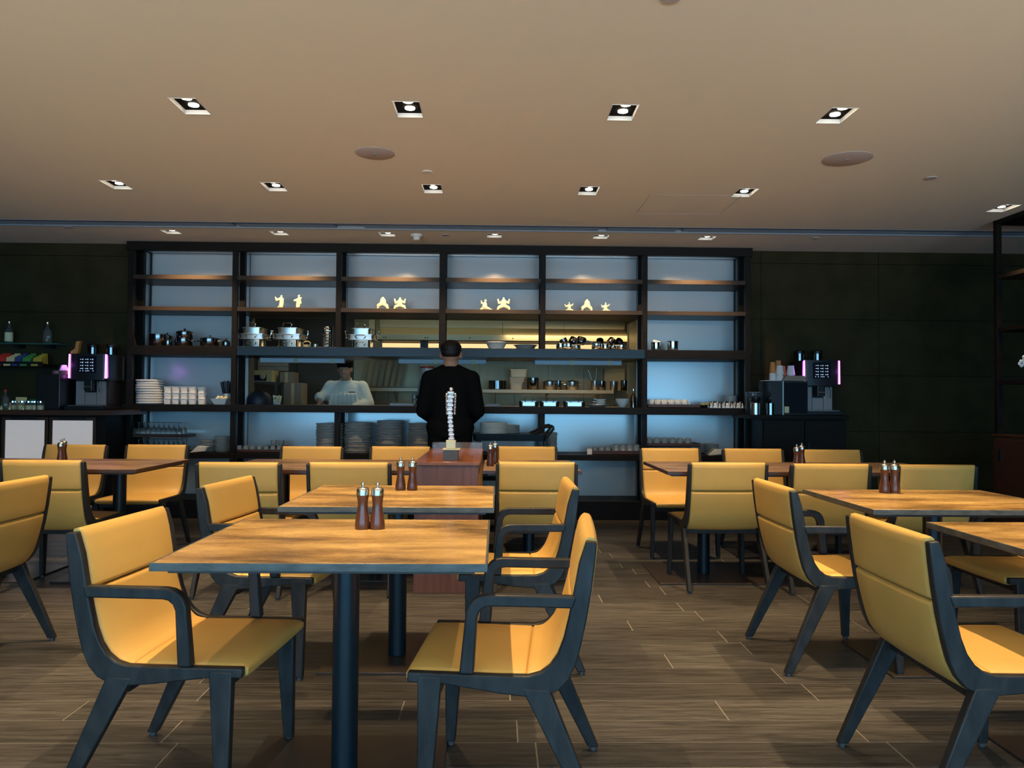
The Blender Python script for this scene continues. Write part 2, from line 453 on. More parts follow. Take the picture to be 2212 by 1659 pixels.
# floor: grout bed and wood-look planks in a running bond
mb = MB(); mb.box(XL, XR, YF, 8.0, -0.05, -0.0012)
fl = struct(mb.build('floor', M['grout']))
PW, PL = 0.1825, 1.21
rest = MB()
prot = {}
cnt = 0
def plank_mesh(x0, x1, y0, y1):
    m_ = MB(); g = 0.0028
    m_.box(x0 + g, x1 - g, y0 + g, y1 - g, -0.01, 0.0)
    return m_
r0 = int(math.floor((YF - 2.83) / PW))
for r in range(r0, int((7.9 - 2.83) / PW) + 1):
    y0 = 2.83 + r * PW; y1 = min(y0 + PW, 7.98)
    off = (r * 0.43 + (0.37 if r % 3 == 1 else 0)) % PL
    x = XL - off
    while x < XR:
        xa, xb = max(x, XL), min(x + PL, XR)
        if xb - xa > 0.02:
            half = 0.72 * y1 + 0.35
            if 2.2 < y1 and y0 < 6.0 and xb > -half and xa < half - 0.1 and cnt < 290:
                full = abs((xb - xa) - PL) < 1e-6
                if full:
                    if 'o' not in prot:
                        m_ = MB(); g = 0.0028; m_.box(-PL / 2 + g, PL / 2 - g, -PW / 2 + g, PW / 2 - g, -0.01, 0.0)
                        prot['o'] = m_.build('plank', M['plank'], fl, bevel=0)
                        ob = prot['o']
                    else:
                        ob = prot['o'].copy(); COL.objects.link(ob); ob.parent = fl
                    ob.location = ((xa + xb) / 2, (y0 + y1) / 2, 0)
                else:
                    plank_mesh(xa, xb, y0, y1).build('plank', M['plank'], fl)
                cnt += 1
            else:
                g = 0.0028; rest.box(xa + g, xb - g, y0 + g, y1 - g, -0.01, 0.0)
        x += PL
ro = rest.build('far_planks', M['plank'], fl); ro['kind'] = 'stuff'

# side walls and the wall with windows behind the camera
mb = MB(); mb.box(XL - 0.15, XL, YF, 8.05, 0, CEIL + 0.1); struct(mb.build('wall_left', M['darkwall']))
mb = MB(); mb.box(XR, XR + 0.15, YF, 8.05, 0, CEIL + 0.1); struct(mb.build('wall_right', M['darkwall']))
mb = MB()
mb.box(XL, XR, YF - 0.15, YF, 0, 0.1); mb.box(XL, XR, YF - 0.15, YF, 2.05, CEIL + 0.1)
mb.box(XL, -5.3, YF - 0.15, YF, 0.1, 2.05); mb.box(5.3, XR, YF - 0.15, YF, 0.1, 2.05)
struct(mb.build('wall_front', M['darkwall']))

# back wall either side of the shelving: stone panels in courses on a dark backing
XW0 = PX(278, 7.55, 1.6) - 0.02
XW1 = PX(1619, 7.55, 1.6) + 0.02
mb = MB()
mb.box(XL, XW0, YB + 0.02, 8.05, 0, CEIL + 0.05)
mb.box(XW1, XR, YB + 0.02, 8.05, 0, CEIL + 0.05)
wb = struct(mb.build('wall_back', M['blackgap']))
rows = [0.0, 0.315, 0.88, 1.445, 2.01, 2.575, CEIL + 0.04]
def wall_panels(xs):
    for i in range(len(xs) - 1):
        for j in range(len(rows) - 1):
            g = 0.0025
            m_ = MB(); d = random.uniform(0, 0.003)
            m_.box(xs[i] + g, xs[i + 1] - g, YB - d, YB + 0.03, rows[j] + g, rows[j + 1] - g)
            m_.build('stone_panel', M['darkwall'], wb)
wall_panels([XW1, 2.66, 3.86, 5.06, XR])
wall_panels([XL, -5.05, XW0])

# wall between dining room and kitchen (carries the pass opening)
OX0 = PX(526, 8.0, 1.4); OX1 = PX(1379, 8.0, 1.4)
WX0, WX1 = XW0 - 0.01, XW1 + 0.01
mb = MB()
mb.box(WX0, OX0, 8.03, 8.35, 0, CEIL); mb.box(OX1, WX1, 8.03, 8.5, 0, CEIL)
mb.box(OX0, OX1, 8.03, 8.3, 2.03, CEIL); mb.box(OX0, OX1, 8.03, 8.35, 0, 1.03)
pw = struct(mb.build('wall_pass', M['kdark']))
mb = MB(); mb.box(OX1 - 0.012, OX1, 8.0, 8.58, 1.11, 2.03); mb.build('steel_jamb', M['hood'], pw)
mb = MB(); mb.box(OX1 - 0.02, OX1 + 0.0, 8.55, 8.58, 1.25, 2.03); mb.build('jamb_bead', M['kwall'], pw)

# ================================================================== display shelving
PXF = [281.5, 506.5, 730.5, 955, 1172, 1392, 1614.5]
POST = [PX(p, 7.57, 1.6) for p in PXF]
shelf = thing('display_shelving', 'dark open shelving wall of six bays with pale blue glass backs round the kitchen pass', 'shelving', (0, 0, 0))
YS0, YS1 = 7.55, 8.0
H1 = (2.330, 2.372); H2 = (2.022, 2.062); H3 = (1.588, 1.678); H4 = (1.037, 1.106); H5 = (0.583, 0.636); H6 = (0.0, 0.182)
XA, XB = POST[0] - 0.028, POST[-1] + 0.028
XA4, XB4 = PX(265, 7.55, 1.1), PX(1627, 7.55, 1.1)
hw = 0.025
for i, x in enumerate(POST):
    segs = [(0, CEIL - 0.005)]
    if i in (2, 3, 4): segs = [(0.182, 1.037), (1.678, CEIL - 0.005)]
    elif i in (0, 1, 5, 6): segs = [(0.182, CEIL - 0.005)]
    wdt = 0.032 if i == 3 else hw
    for a, b in segs:
        m_ = MB(); m_.box(x - wdt, x + wdt, YS0 - 0.004, YS0 + 0.05, a, b); m_.build('front_post', M['shelfwood'], shelf, bevel=0.002)
        m_ = MB(); m_.box(x - 0.028, x + 0.028, 7.765, 7.815, a, b); m_.build('rear_post', M['shelfwood'], shelf)
m_ = MB(); m_.box(XA - 0.015, XB + 0.015, YS0 - 0.01, YS0 + 0.06, 2.612, CEIL - 0.004); m_.build('top_beam', M['shelfwood'], shelf, bevel=0.002)
for (a, b) in (H1, H2):
    m_ = MB(); m_.box(XA, XB, YS0, YS1, a, b); m_.build('shelf_board', M['shelfedge'], shelf, bevel=0.0015)
# third shelf: veneered in the end bays, stainless steel over the pass
m_ = MB(); m_.box(XA, POST[1] + 0.03, YS0, YS1, *H3); m_.build('shelf_board', M['shelfwood'], shelf, bevel=0.0015)
m_ = MB(); m_.box(POST[5], XB, YS0, YS1, *H3); m_.build('shelf_board', M['shelfwood'], shelf, bevel=0.0015)
m_ = MB(); m_.box(POST[1] + 0.03, POST[5], YS0 - 0.012, 8.25, *H3)
tag(m_.build('steel_shelf', M['steelband'], shelf, bevel=0.003), 'brushed steel shelf band over the pass')
m_ = MB(); m_.box(XA4, XB4, YS0 - 0.015, 8.02, *H4); m_.build('counter_board', M['shelfwood'], shelf, bevel=0.002)
m_ = MB(); m_.box(OX0 + 0.01, OX1 - 0.02, 8.02, 8.75, 1.04, 1.106); m_.build('pass_counter', M['steel'], shelf, bevel=0.002)
m_ = MB(); m_.box(XA, XB, YS0, YS1, *H5); m_.build('shelf_board', M['shelfwood'], shelf, bevel=0.0015)
m_ = MB(); m_.box(XA, XB, YS0 + 0.005, YS1, 0.002, 0.182); m_.build('plinth', M['shelfwood'], shelf, bevel=0.002)
# glass back panels
def panel(xa, xb, za, zb):
    m_ = MB(); m_.box(xa + 0.004, xb - 0.004, YS1 + 0.005, YS1 + 0.017, za + 0.002, zb - 0.002); m_.build('back_panel', M['glasspanel'], shelf)
for i in range(6):
    xa, xb = POST[i], POST[i + 1]
    panel(xa, xb, H1[1], 2.665); panel(xa, xb, H2[1], H1[0])
    if i in (0, 5):
        panel(xa, xb, H3[1], H2[0]); panel(xa, xb, H4[1], H3[0])
    panel(xa, xb, H5[1], H4[0]); panel(xa, xb, H6[1], H5[0])
    m_ = MB(); m_.box(xa + 0.004, xb - 0.004, 7.62, YS1 + 0.01, 2.665, 2.675); m_.build('niche_soffit', M['glasspanel'], shelf)
for x0, x1 in ((XA - 0.0, XA + 0.012), (XB - 0.012, XB)):
    m_ = MB(); m_.box(x0, x1, 7.83, YS1, 0.2, 2.66); m_.build('side_return', M['glasspanel'], shelf)
# narrow pale panels beyond the end posts
def edge_panel(px0, px1, z0, z1):
    m_ = MB(); m_.box(PX(px0, 7.68, z0), PX(px1, 7.68, z0), 7.675, 7.69, z0, z1); m_.build('edge_panel', M['glasspanel'], wb)
edge_panel(1629, 1650, 0.10, 1.01)
edge_panel(252, 265, 1.34, 1.57)
edge_panel(224, 251, 0.10, 0.99)

# ================================================================== counters with drinks stations
def cabinet_right():
    t = thing('drinks_cabinet', 'dark wooden counter cabinet under the right coffee machine', 'cabinet', (0, 0, 0))
    x0, x1 = PX(1648, 7.15, 0.9), PX(1829, 7.15, 0.9)
    m_ = MB(); m_.box(x0, x1, 7.17, 7.66, 0.08, 1.01); m_.build('body', M['shelfwood'], t, bevel=0.003)
    m_ = MB(); m_.box(PX(1620, 7.13, 1.04), x1 + 0.01, 7.12, 7.67, 1.012, 1.05); m_.build('counter_top', M['shelfwood'], t, bevel=0.003)
    m_ = MB(); m_.box(x0 + 0.03, x1 - 0.03, 7.22, 7.6, 0.001, 0.08); m_.build('plinth', M['matblack'], t)
    xm = (x0 + x1) / 2
    for a, b in ((x0 + 0.008, xm - 0.003), (xm + 0.003, x1 - 0.008)):
        m_ = MB(); m_.box(a, b, 7.152, 7.17, 0.10, 0.995); d = m_.build('door', M['shelfwood'], t, bevel=0.002)
        h = MB(); hx = b - 0.03 if a < xm - 0.01 else a + 0.03; h.box(hx - 0.006, hx + 0.006, 7.135, 7.152, 0.6, 0.8); h.build('handle', M['column'], d)
cabinet_right()
def cabinet_left():
    t = thing('bar_fridge_cabinet', 'dark counter cabinet with two lit frosted glass doors', 'cabinet', (0, 0, 0))
    x0, x1 = -5.4, PX(222, 7.1, 0.9)
    m_ = MB()
    xm = PX(104, 7.05, 0.8)
    # carcass as a frame round the lit doors
    m_.box(x0, x1, 7.15, 7.66, 0.08, 1.0)
    m_.build('body', M['shelfwood'], t, bevel=0.003)
    m_ = MB(); m_.box(x0, PX(245, 7.0, 1.04), 7.0, 7.67, 1.006, 1.05); m_.build('counter_top', M['brownboard'], t, bevel=0.003)
    m_ = MB(); m_.box(x0 + 0.03, x1 - 0.03, 7.2, 7.6, 0.001, 0.08); m_.build('plinth', M['matblack'], t)
    for pa, pb in ((4, 103), (106, 207)):
        a, b = PX(pa, 7.12, 0.8), PX(pb, 7.12, 0.8)
        f = MB(); w_ = 0.028
        f.box(a, b, 7.115, 7.15, 0.955, 0.985); f.box(a, b, 7.115, 7.15, 0.12, 0.15)
        f.box(a, a + w_, 7.115, 7.15, 0.15, 0.955); f.box(b - w_, b, 7.115, 7.15, 0.15, 0.955)
        d = f.build('door', M['brownboard'], t, bevel=0.002)
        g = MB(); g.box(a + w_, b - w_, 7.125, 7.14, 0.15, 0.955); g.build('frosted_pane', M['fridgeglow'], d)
        h = MB(); h.box((a + b) / 2 - 0.12, (a + b) / 2 + 0.12, 7.10, 7.112, 0.965, 0.978); h.build('handle', M['column'], d)
cabinet_left()

# ================================================================== ceiling fittings
lampdisc = None
first = None
names_row = {}
def fixture(x, y, kind, label, lab_group):
    hd = HD * (0.7 if kind == 'shelf' else 1)
    t = thing('recessed_downlight', label, 'ceiling light', (x, y, CEIL), 0, lab_group)
    m_ = MB(); h_ = 0.026; e = 0.004
    m_.box(-HW, -HW + e, -hd, hd, -0.002, h_); m_.box(HW - e, HW, -hd, hd, -0.002, h_)
    m_.box(-HW + e, HW - e, -hd, -hd + e, -0.002, h_); m_.box(-HW + e, HW - e, hd - e, hd, -0.002, h_)
    m_.build('trim', M['white'], t)
    m_ = MB(); m_.box(-HW + e, HW - e, -hd + e, hd - e, h_ - 0.004, h_); m_.build('baffle', M['matblack'], t)
    ys = (-0.068, 0.028) if kind != 'shelf' else (0.0,)
    for k in ys:
        m_ = MB(); m_.lathe([(0, 0), (0.027, 0), (0.027, 0.006), (0, 0.006)], 14, (0.006, k, h_ - 0.011)); m_.build('lamp', M['lamp'], t)
    return ys
for x, y, k in FIX:
    c = 'leftmost' 
    lab = None
    if k == 'shelf':
        i = ROW3.index(x)
        lab = '%s recessed downlight in the row of six close to the shelving wall' % ['first from the left', 'second from the left', 'third from the left', 'third from the right', 'second from the right', 'rightmost'][i]
        g = 'downlights along the shelving'
    elif abs(y - 4.04) < 0.01:
        g = 'downlights in the near row'
        lab = {-1.625: 'leftmost', -0.482: 'second from left', 0.655: 'third from left', 1.80: 'rightmost'}.get(x, 'hidden left') + ' twin-lamp square downlight of the nearest ceiling row'
    elif abs(y - 5.56) < 0.01:
        g = 'downlights in the middle row'
        lab = ['leftmost', 'second from left', 'middle', 'fourth from left', 'rightmost, glaring'][FC.index(x)] + ' square downlight of the middle ceiling row'
    elif x > 3.9:
        g = 'single downlights'; lab = 'lone square downlight above the tall metal shelf unit at right'
    else:
        g = 'downlights behind the viewpoint'; lab = 'square downlight in the ceiling overhead, nearer than the photographed rows'
    ys = fixture(x, y, k, lab, g)
    if k == 'shelf':
        light('SPOT', 'shelf_spot', (x, y, CEIL - 0.01), 125, WARM, (R(36), 0, 0), spot_size=R(84), spot_blend=1.0, shadow_soft_size=0.018)
    else:
        pw_ = {2.52: 270, 4.04: 225}.get(round(y, 2), 165) * (1 if x < 1 else 1.15)
        if abs(x + 1.625) < .01 or abs(x - .655) < .01:      # lamps over the aisles are dimmed
            pw_ = {2.52: 55, 4.04: 215}.get(round(y, 2), 165)
        if x > 2.5: pw_ = 50
        if y < 2: pw_ = 5
        for kk in ys:
            light('SPOT', 'downlight_spot', (x + 0.006, y + kk, CEIL - 0.004), pw_ * 0.5, WARM, (0, 0, 0), spot_size=R(70), spot_blend=0.8, shadow_soft_size=0.012)
def round_fit(name, label, cat, px, py, r, m, thick=0.006, hub=True, group=None):
    p = F(px, py, CEIL)
    t = thing(name, label, cat, (p.x, p.y, CEIL), 0, group)
    m_ = MB(); m_.lathe([(0, -thick), (r * 0.9, -thick), (r, -thick * 0.3), (r, 0), (0, 0)], 36); m_.build('cover', M[m], t)
    if hub:
        m_ = MB(); m_.lathe([(0, -thick - 0.004), (0.012, -thick - 0.003), (0.014, -thick), (0, -thick)], 10); m_.build('centre_stud', M['slot'], t)
round_fit('ceiling_speaker', 'large round ceiling speaker left of centre', 'speaker', 810, 331, 0.123, 'speaker', group='round ceiling speakers')
round_fit('ceiling_speaker', 'large round ceiling speaker on the right', 'speaker', 1830, 343, 0.15, 'speaker', group='round ceiling speakers')
round_fit('ceiling_speaker', 'round ceiling disc cut off by the top edge of the photo', 'speaker', 1450, -6, 0.04, 'speaker', hub=False)
round_fit('sprinkler_cover', 'small round cover plate between the large speaker and the middle downlight', 'cover plate', 923, 371, 0.037, 'white', hub=False)
round_fit('sprinkler_cover', 'small grey disc on the right of the ceiling beside the right speaker', 'cover plate', 2011, 384, 0.040, 'speaker', hub=False)
round_fit('sprinkler_cover', 'tiny round plate near the top left corner beyond the ceiling slot', 'cover plate', 147, 491, 0.04, 'speaker', hub=False)
round_fit('sprinkler_cover', 'tiny round plate just right of the smoke detector', 'cover plate', 962, 507, 0.035, 'speaker', hub=False)
round_fit('sprinkler_cover', 'tiny round plate beyond the slot at right above the dark wall', 'cover plate', 1762, 514, 0.035, 'speaker', hub=False)
p = F(900, 507, CEIL)
t = thing('smoke_detector', 'white smoke detector on the ceiling above the middle of the shelving', 'smoke detector', (p.x, p.y, CEIL))
m_ = MB(); m_.lathe([(0, -0.02), (0.05, -0.02), (0.055, -0.01), (0.055, 0), (0, 0)], 24); m_.build('base', M['white'], t)
m_ = MB(); m_.lathe([(0, -0.055), (0.028, -0.052), (0.036, -0.02), (0, -0.02)], 20); m_.build('sensor_cap', M['white'], t)

# ================================================================== chairs
def HS(p): return (p[0] * 1.038, p[1] * 1.038 - 0.0443)
def pad(pts, hts, halfw, r_end=(0.03, 0.03), r_side=0.02, n_sub=4, crown=0.004):
    # cushion swept along a centre line in the x-z plane, rounded at its ends and sides
    # resample
    P_ = [Vector((a, b)) for a, b in pts]
    out = []; ht = []
    for i in range(len(P_) - 1):
        p0 = P_[max(i - 1, 0)]; p1 = P_[i]; p2 = P_[i + 1]; p3 = P_[min(i + 2, len(P_) - 1)]
        for k in range(n_sub):
            t = k / n_sub
            q = 0.5 * ((2 * p1) + (p2 - p0) * t + (2 * p0 - 5 * p1 + 4 * p2 - p3) * t * t + (3 * p1 - p0 - 3 * p2 + p3) * t ** 3)
            out.append(q); ht.append(hts[i] * (1 - t) + hts[i + 1] * t)
    out.append(P_[-1]); ht.append(hts[-1])
    L = [0]
    for i in range(1, len(out)): L.append(L[-1] + (out[i] - out[i - 1]).length)
    tot = L[-1]
    # add end stations
    def at(s):
        for i in range(1, len(L)):
            if s <= L[i] + 1e-9:
                f = (s - L[i - 1]) / max(L[i] - L[i - 1], 1e-9)
                return out[i - 1].lerp(out[i], f), ht[i - 1] * (1 - f) + ht[i] * f, (out[i] - out[i - 1]).normalized()
        return out[-1], ht[-1], (out[-1] - out[-2]).normalized()
    ss = sorted(set([0, tot] + [r_end[0] * f for f in (0.03, 0.15, 0.4, 1)] + [tot - r_end[1] * f for f in (0.03, 0.15, 0.4, 1)] + [s for s in L if r_end[0] < s < tot - r_end[1]]))
    ys = [-1 + 0 * 0]
    side = [0, 0.03, 0.15, 0.4, 1]
    yy = [-halfw + r_side * f for f in side] + [-halfw * 0.5, 0, halfw * 0.5] + [halfw - r_side * f for f in side[::-1]]
    def e(d, r): 
        d = min(max(d / r, 0), 1); return math.sqrt(max(0, 1 - (1 - d) ** 2))
    vs = []; fs = []; ny = len(yy); ns = len(ss)
    for sgn in (1, -1):
        for s in ss:
            q, h, tdir = at(s); nrm = Vector((-tdir.y, tdir.x))   # left of the travel direction
            es = max(e(s, r_end[0]), 0.0) * max(e(tot - s, r_end[1]), 0.0)
            es = max(es, 0.12)
            for y in yy:
                ey = max(e(halfw - abs(y), r_side), 0.12)
                off = (h * (0.35 + 0.65 * es * ey) + crown * (1 - (y / halfw) ** 2) * es) * sgn
                vs.append((q.x + nrm.x * off, y, q.y + nrm.y * off))
    N1 = ns * ny
    for i in range(ns - 1):
        for j in range(ny - 1):
            a = i * ny + j
            fs.append((a, a + 1, a + ny + 1, a + ny)); fs.append((N1 + a, N1 + a + ny, N1 + a + ny + 1, N1 + a + 1))
    for i in range(ns - 1):
        a = i * ny; fs.append((a, a + ny, N1 + a + ny, N1 + a)); a = i * ny + ny - 1; fs.append((a + ny, a, N1 + a, N1 + a + ny))
    for j in range(ny - 1):
        a = j; fs.append((a + 1, a, N1 + a, N1 + a + 1)); a = (ns - 1) * ny + j; fs.append((a, a + 1, N1 + a + 1, N1 + a))
    m_ = MB(); m_.add(vs, fs); m_.smooth = True
    return m_
OUT = [(-.252, .797), (-.247, .74), (-.239, .675), (-.227, .60), (-.211, .525), (-.198, .478), (-.180, .440), (-.155, .412), (-.12, .396), (-.07, .392), (-.0, .398), (.10, .412), (.151, .419), (.245, .421)]
INN = [(.245, .447), (0, .445), (-.075, .446), (-.105, .455), (-.130, .474), (-.150, .503), (-.166, .545), (-.179, .60), (-.190, .656), (-.205, .74), (-.224, .80)]
ARM = [(-.200, .656), (.030, .656), (.052, .652), (.070, .643), (.083, .628), (.091, .607), (.107, .447), (.069, .447), (.060, .596), (.053, .612), (.040, .622), (.024, .625), (-.190, .625)]
def make_chair(arms, halfw, label, name):
    t = thing(name, label, 'chair')
    fo, fi = halfw, halfw - (0.027 if arms else 0.019)
    lw = fi - 0.0008
    U = [HS(p) for p in [(-.238, .806), (-.226, .74), (-.216, .675), (-.2105, .640)]]
    pad(U, [.020, .0255, .0275, .0265], lw, (0.024, 0.010), 0.016, 4).build('backrest', M['leather'], t, sharp=70)
    Lw = [HS(p) for p in [(-.210, .638), (-.203, .60), (-.185, .53), (-.1635, .4725), (-.1325, .4345), (-.1025, .4205), (-.067, .419)]]
    pad(Lw, [.0265, .028, .0295, .033, .034, .032, .0285], lw, (0.010, 0.008), 0.016, 4).build('lower_backrest', M['leather'], t, sharp=70)
    Sw = [HS(p) for p in [(-.069, .4195), (0, .424), (.10, .4285), (.20, .430), (.252, .430)]]
    pad(Sw, [.028, .0235, .0205, .0195, .018], lw + (0.0), (0.008, 0.022), 0.016, 4).build('seat', M['leather'], t, sharp=70)
    for sg in (-1, 1):
        m_ = MB(); m_.prism([HS(p) for p in OUT + INN], sg * fi, sg * fo); m_.build('side_frame', M['frame'], t, bevel=0.004)
        if arms:
            m_ = MB(); m_.prism([HS(p) for p in ARM], sg * (fi + 0.0005), sg * (fo + 0.004)); m_.build('armrest', M['frame'], t, bevel=0.005)
        # legs: rear raked back, front nearly upright, both tapering and splayed a little
        for rear in (True, False):
            if rear: tx0, tx1, bx0, bx1, zt = -.135, -.060, -.292, -.256, .385
            else: tx0, tx1, bx0, bx1, zt = .160, .226, .190, .222, .410
            a, b = sg * (fi - 0.004), sg * (fo + 0.001); c, d = sg * (fo - 0.014), sg * (fo + 0.012)
            if a > b: a, b = b, a
            if c > d: c, d = d, c
            m_ = MB(); z0 = 0.012
            m_.hexa([(bx0, c, z0), (bx1, c, z0), (bx1, d, z0), (bx0, d, z0)], [(tx0, a, zt), (tx1, a, zt), (tx1, b, zt), (tx0, b, zt)])
            lg = m_.build('leg', M['frame'], t, bevel=0.004)
            g = MB(); g.lathe([(0, 0), (0.011, 0), (0.012, 0.006), (0.012, 0.0125), (0, 0.0125)], 10, ((bx0 + bx1) / 2, (c + d) / 2, 0)); g.build('glide', M['slate'], lg)
    m_ = MB(); m_.box(.165, .205, -fi, fi, .352, .385); m_.build('front_rail', M['frame'], t, bevel=0.003)
    m_ = MB(); m_.box(-.12, -.08, -fi, fi, .335, .362); m_.build('rear_rail', M['frame'], t, bevel=0.003)
    return t
armchair = make_chair(True, 0.258, 'a', 'armchair')
sidechair = make_chair(False, 0.250, 'b', 'dining_chair')
first_used = {}
def place(src, x, y, rz, label, group):
    if src.name not in first_used:
        first_used[src.name] = 1
        src.location = (x, y, 0); src.rotation_euler = (0, 0, R(rz)); src['label'] = label; src['group'] = group
        return src
    return dup(src, (x, y, 0), R(rz), label, group)
GA = 'tan leather armchairs'; GB = 'tan leather dining chairs without arms'
place(armchair, -0.930, 2.43, -5, 'tan armchair nearest the camera at left, pulled to the front table', GA)
place(armchair, 0.035, 2.36, 175, 'tan armchair nearest the camera at right of the front table', GA)
place(armchair, -0.985, 3.515, -7, 'tan armchair at the left end of the second table behind the front one', GA)
place(armchair, 0.095, 3.56, 180, 'tan armchair right of the second table, just behind the nearest right armchair', GA)
place(armchair, 1.525, 3.54, 0, 'tan armchair seen from behind at the left of the right-hand table with two mills', GA)
place(armchair, 1.455, 2.36, 0, 'large tan armchair seen from behind at the lower right corner', GA)
place(armchair, 2.455, 3.52, 180, 'shaded armchair seat pushed under the far side of the right-hand table', GA)
place(armchair, 2.42, 2.30, 180, 'armchair at the right end of the nearest right table, outside the frame', GA)
place(armchair, -2.40, 3.50, 180, 'tan armchair at the left edge of the photo with its back to us', GA)
FR = [(-1.51, 4.785, 90, 'left armless chair with its back to us at the long centre table'),
      (-0.875, 4.83, 90, 'armless tan chair back directly behind the second table mills'),
      (0.245, 4.93, 90, 'armless tan chair with its back to us right of the red wooden console'),
      (1.42, 4.97, 92, 'leftmost armless chair with its back to us at the long right table'),
      (2.045, 4.92, 90, 'middle armless chair with its back to us at the long right table'),
      (2.69, 4.90, 90, 'rightmost armless chair with its back to us at the long right table'),
      (-2.69, 4.86, 90, 'armless chair with its back to us at the far-left table'),
      (-1.455, 5.86, -90, 'armless chair facing us behind the centre table, left one'),
      (-0.765, 5.93, -90, 'armless chair facing us behind the centre table, next to the red console'),
      (0.245, 6.03, -90, 'armless chair facing us behind the small table right of the red console'),
      (1.40, 5.92, -88, 'leftmost armless chair facing us behind the long right table'),
      (2.065, 5.93, -90, 'middle armless chair facing us behind the long right table'),
      (2.67, 5.86, -90, 'rightmost armless chair facing us behind the long right table'),
      (-3.325, 5.91, -90, 'armless chair facing us behind the far-left table, behind the mills'),
      (-2.715, 5.97, -90, 'armless chair facing us behind the far-left table, right one below the glass rack')]
for x, y, rz, l in FR: place(sidechair, x, y, rz, l, GB)

# ================================================================== tables
TH = 0.73
def table(name, label, x0, x1, y0, y1, topmat, cols, plate=(0.31, 0.245), group='dining tables'):
    cx, cy = (x0 + x1) / 2, (y0 + y1) / 2
    t = thing(name, label, 'table', (cx, cy, 0), 0, group)
    hx, hy = (x1 - x0) / 2, (y1 - y0) / 2
    m_ = MB(); m_.box(-hx + 0.006, hx - 0.006, -hy + 0.006, hy - 0.006, TH - 0.0205, TH); m_.build('tabletop', topmat, t, bevel=0.0015)
    m_ = MB()
    e = 0.006
    for a in ((-hx, hx, -hy, -hy + e), (-hx, hx, hy - e, hy), (-hx, -hx + e, -hy + e, hy - e), (hx - e, hx, -hy + e, hy - e)):
        m_.box(a[0], a[1], a[2], a[3], TH - 0.022, TH - 0.0004)
    m_.build('edge_band', M['topedge'] if topmat == M['top1'] else M['brownboard'], t, bevel=0.001)
    m_ = MB(); m_.box(-hx + 0.035, hx - 0.035, -hy + 0.035, hy - 0.035, TH - 0.034, TH - 0.021); m_.build('underboard', M['brownboard'], t)
    for c in cols:
        m_ = MB(); m_.cyl((c, 0, 0.012), (c, 0, TH - 0.04), 0.0405, seg=28); m_.build('column', M['column'], t)
        m_ = MB(); m_.box(c - 0.16, c + 0.16, -0.16, 0.16, TH - 0.042, TH - 0.0365); m_.build('top_bracket', M['column'], t)
        m_ = MB(); m_.box(c - plate[0], c + plate[0], -plate[1], plate[1], 0.0, 0.010); m_.build('base_plate', M['plate_steel'], t, bevel=0.002)
    return t
table('dining_table', 'weathered wood table nearest the camera in the centre', -0.915, -0.022, 2.055, 2.82, M['top1'], [0])
table('dining_table', 'second weathered wood table directly behind the nearest centre one', -0.885, -0.008, 3.135, 3.935, M['top1'], [0])
table('dining_table', 'weathered wood table on the right carrying two mills', 1.545, 2.45, 3.13, 3.86, M['top1'], [0])
table('dining_table', 'nearest table on the right, only its far left corner in view', 1.585, 2.47, 2.05, 2.815, M['top1'], [0])
table('dining_table', 'long brown plank table left of the red console', -1.745, -0.51, 4.775, 5.62, M['top2'], [-0.30, 0.32])
table('dining_table', 'small brown plank table right of the red console', -0.09, 0.535, 4.795, 5.66, M['top2'], [0], (0.25, 0.22))
table('dining_table', 'far-left brown plank table reflecting violet light', -3.62, -2.195, 4.73, 5.55, M['top2'], [-0.35, 0.42])
table('dining_table', 'long brown plank table on the right with chairs on both sides', 1.07, 2.98, 4.80, 5.60, M['top2'], [-0.62, 0.62], (0.36, 0.3))
table('dining_table', 'table left of the frame edge where the left armchair sits', -3.35, -2.50, 3.12, 3.88, M['top1'], [0])

# ================================================================== red console
cx0, cx1 = -0.500, -0.108
t = thing('console', 'narrow reddish walnut console standing between the far centre tables', 'console', ((cx0 + cx1) / 2, 5.36, 0))
hx = (cx1 - cx0) / 2
PH = 0.79
m_ = MB(); m_.hexa([(-hx, -0.69, 0), (hx, -0.69, 0), (hx, -0.67, 0), (-hx, -0.67, 0)], [(-hx + 0.012, -0.69, PH - 0.02), (hx - 0.002, -0.69, PH - 0.02), (hx - 0.002, -0.67, PH - 0.02), (-hx + 0.012, -0.67, PH - 0.02)]); m_.build('front_panel', M['walnut'], t, bevel=0.002)
for sx in (-1, 1):
    m_ = MB(); m_.box(sx * hx, sx * (hx - 0.02), -0.669, 0.69, 0, PH - 0.02); m_.build('side_panel', M['walnut'], t, bevel=0.002)
m_ = MB(); m_.box(-hx + 0.02, hx - 0.02, 0.67, 0.69, 0, PH - 0.02); m_.build('rear_panel', M['walnut'], t)
m_ = MB(); m_.box(-hx - 0.004, hx + 0.004, -0.695, 0.695, PH - 0.02, PH); m_.build('top_board', M['walnut_top'], t, bevel=0.002)
m_ = MB(); m_.box(-hx + 0.0, hx - 0.0, 0.60, 0.606, PH, PH + 0.048); m_.box(-hx, -hx + 0.006, 0.606, 0.69, PH, PH + 0.048); m_.box(hx - 0.006, hx, 0.606, 0.69, PH, PH + 0.048); m_.box(-hx, hx, 0.684, 0.69, PH, PH + 0.048)
m_.build('acrylic_tray_rim', M['acrylic'], t)

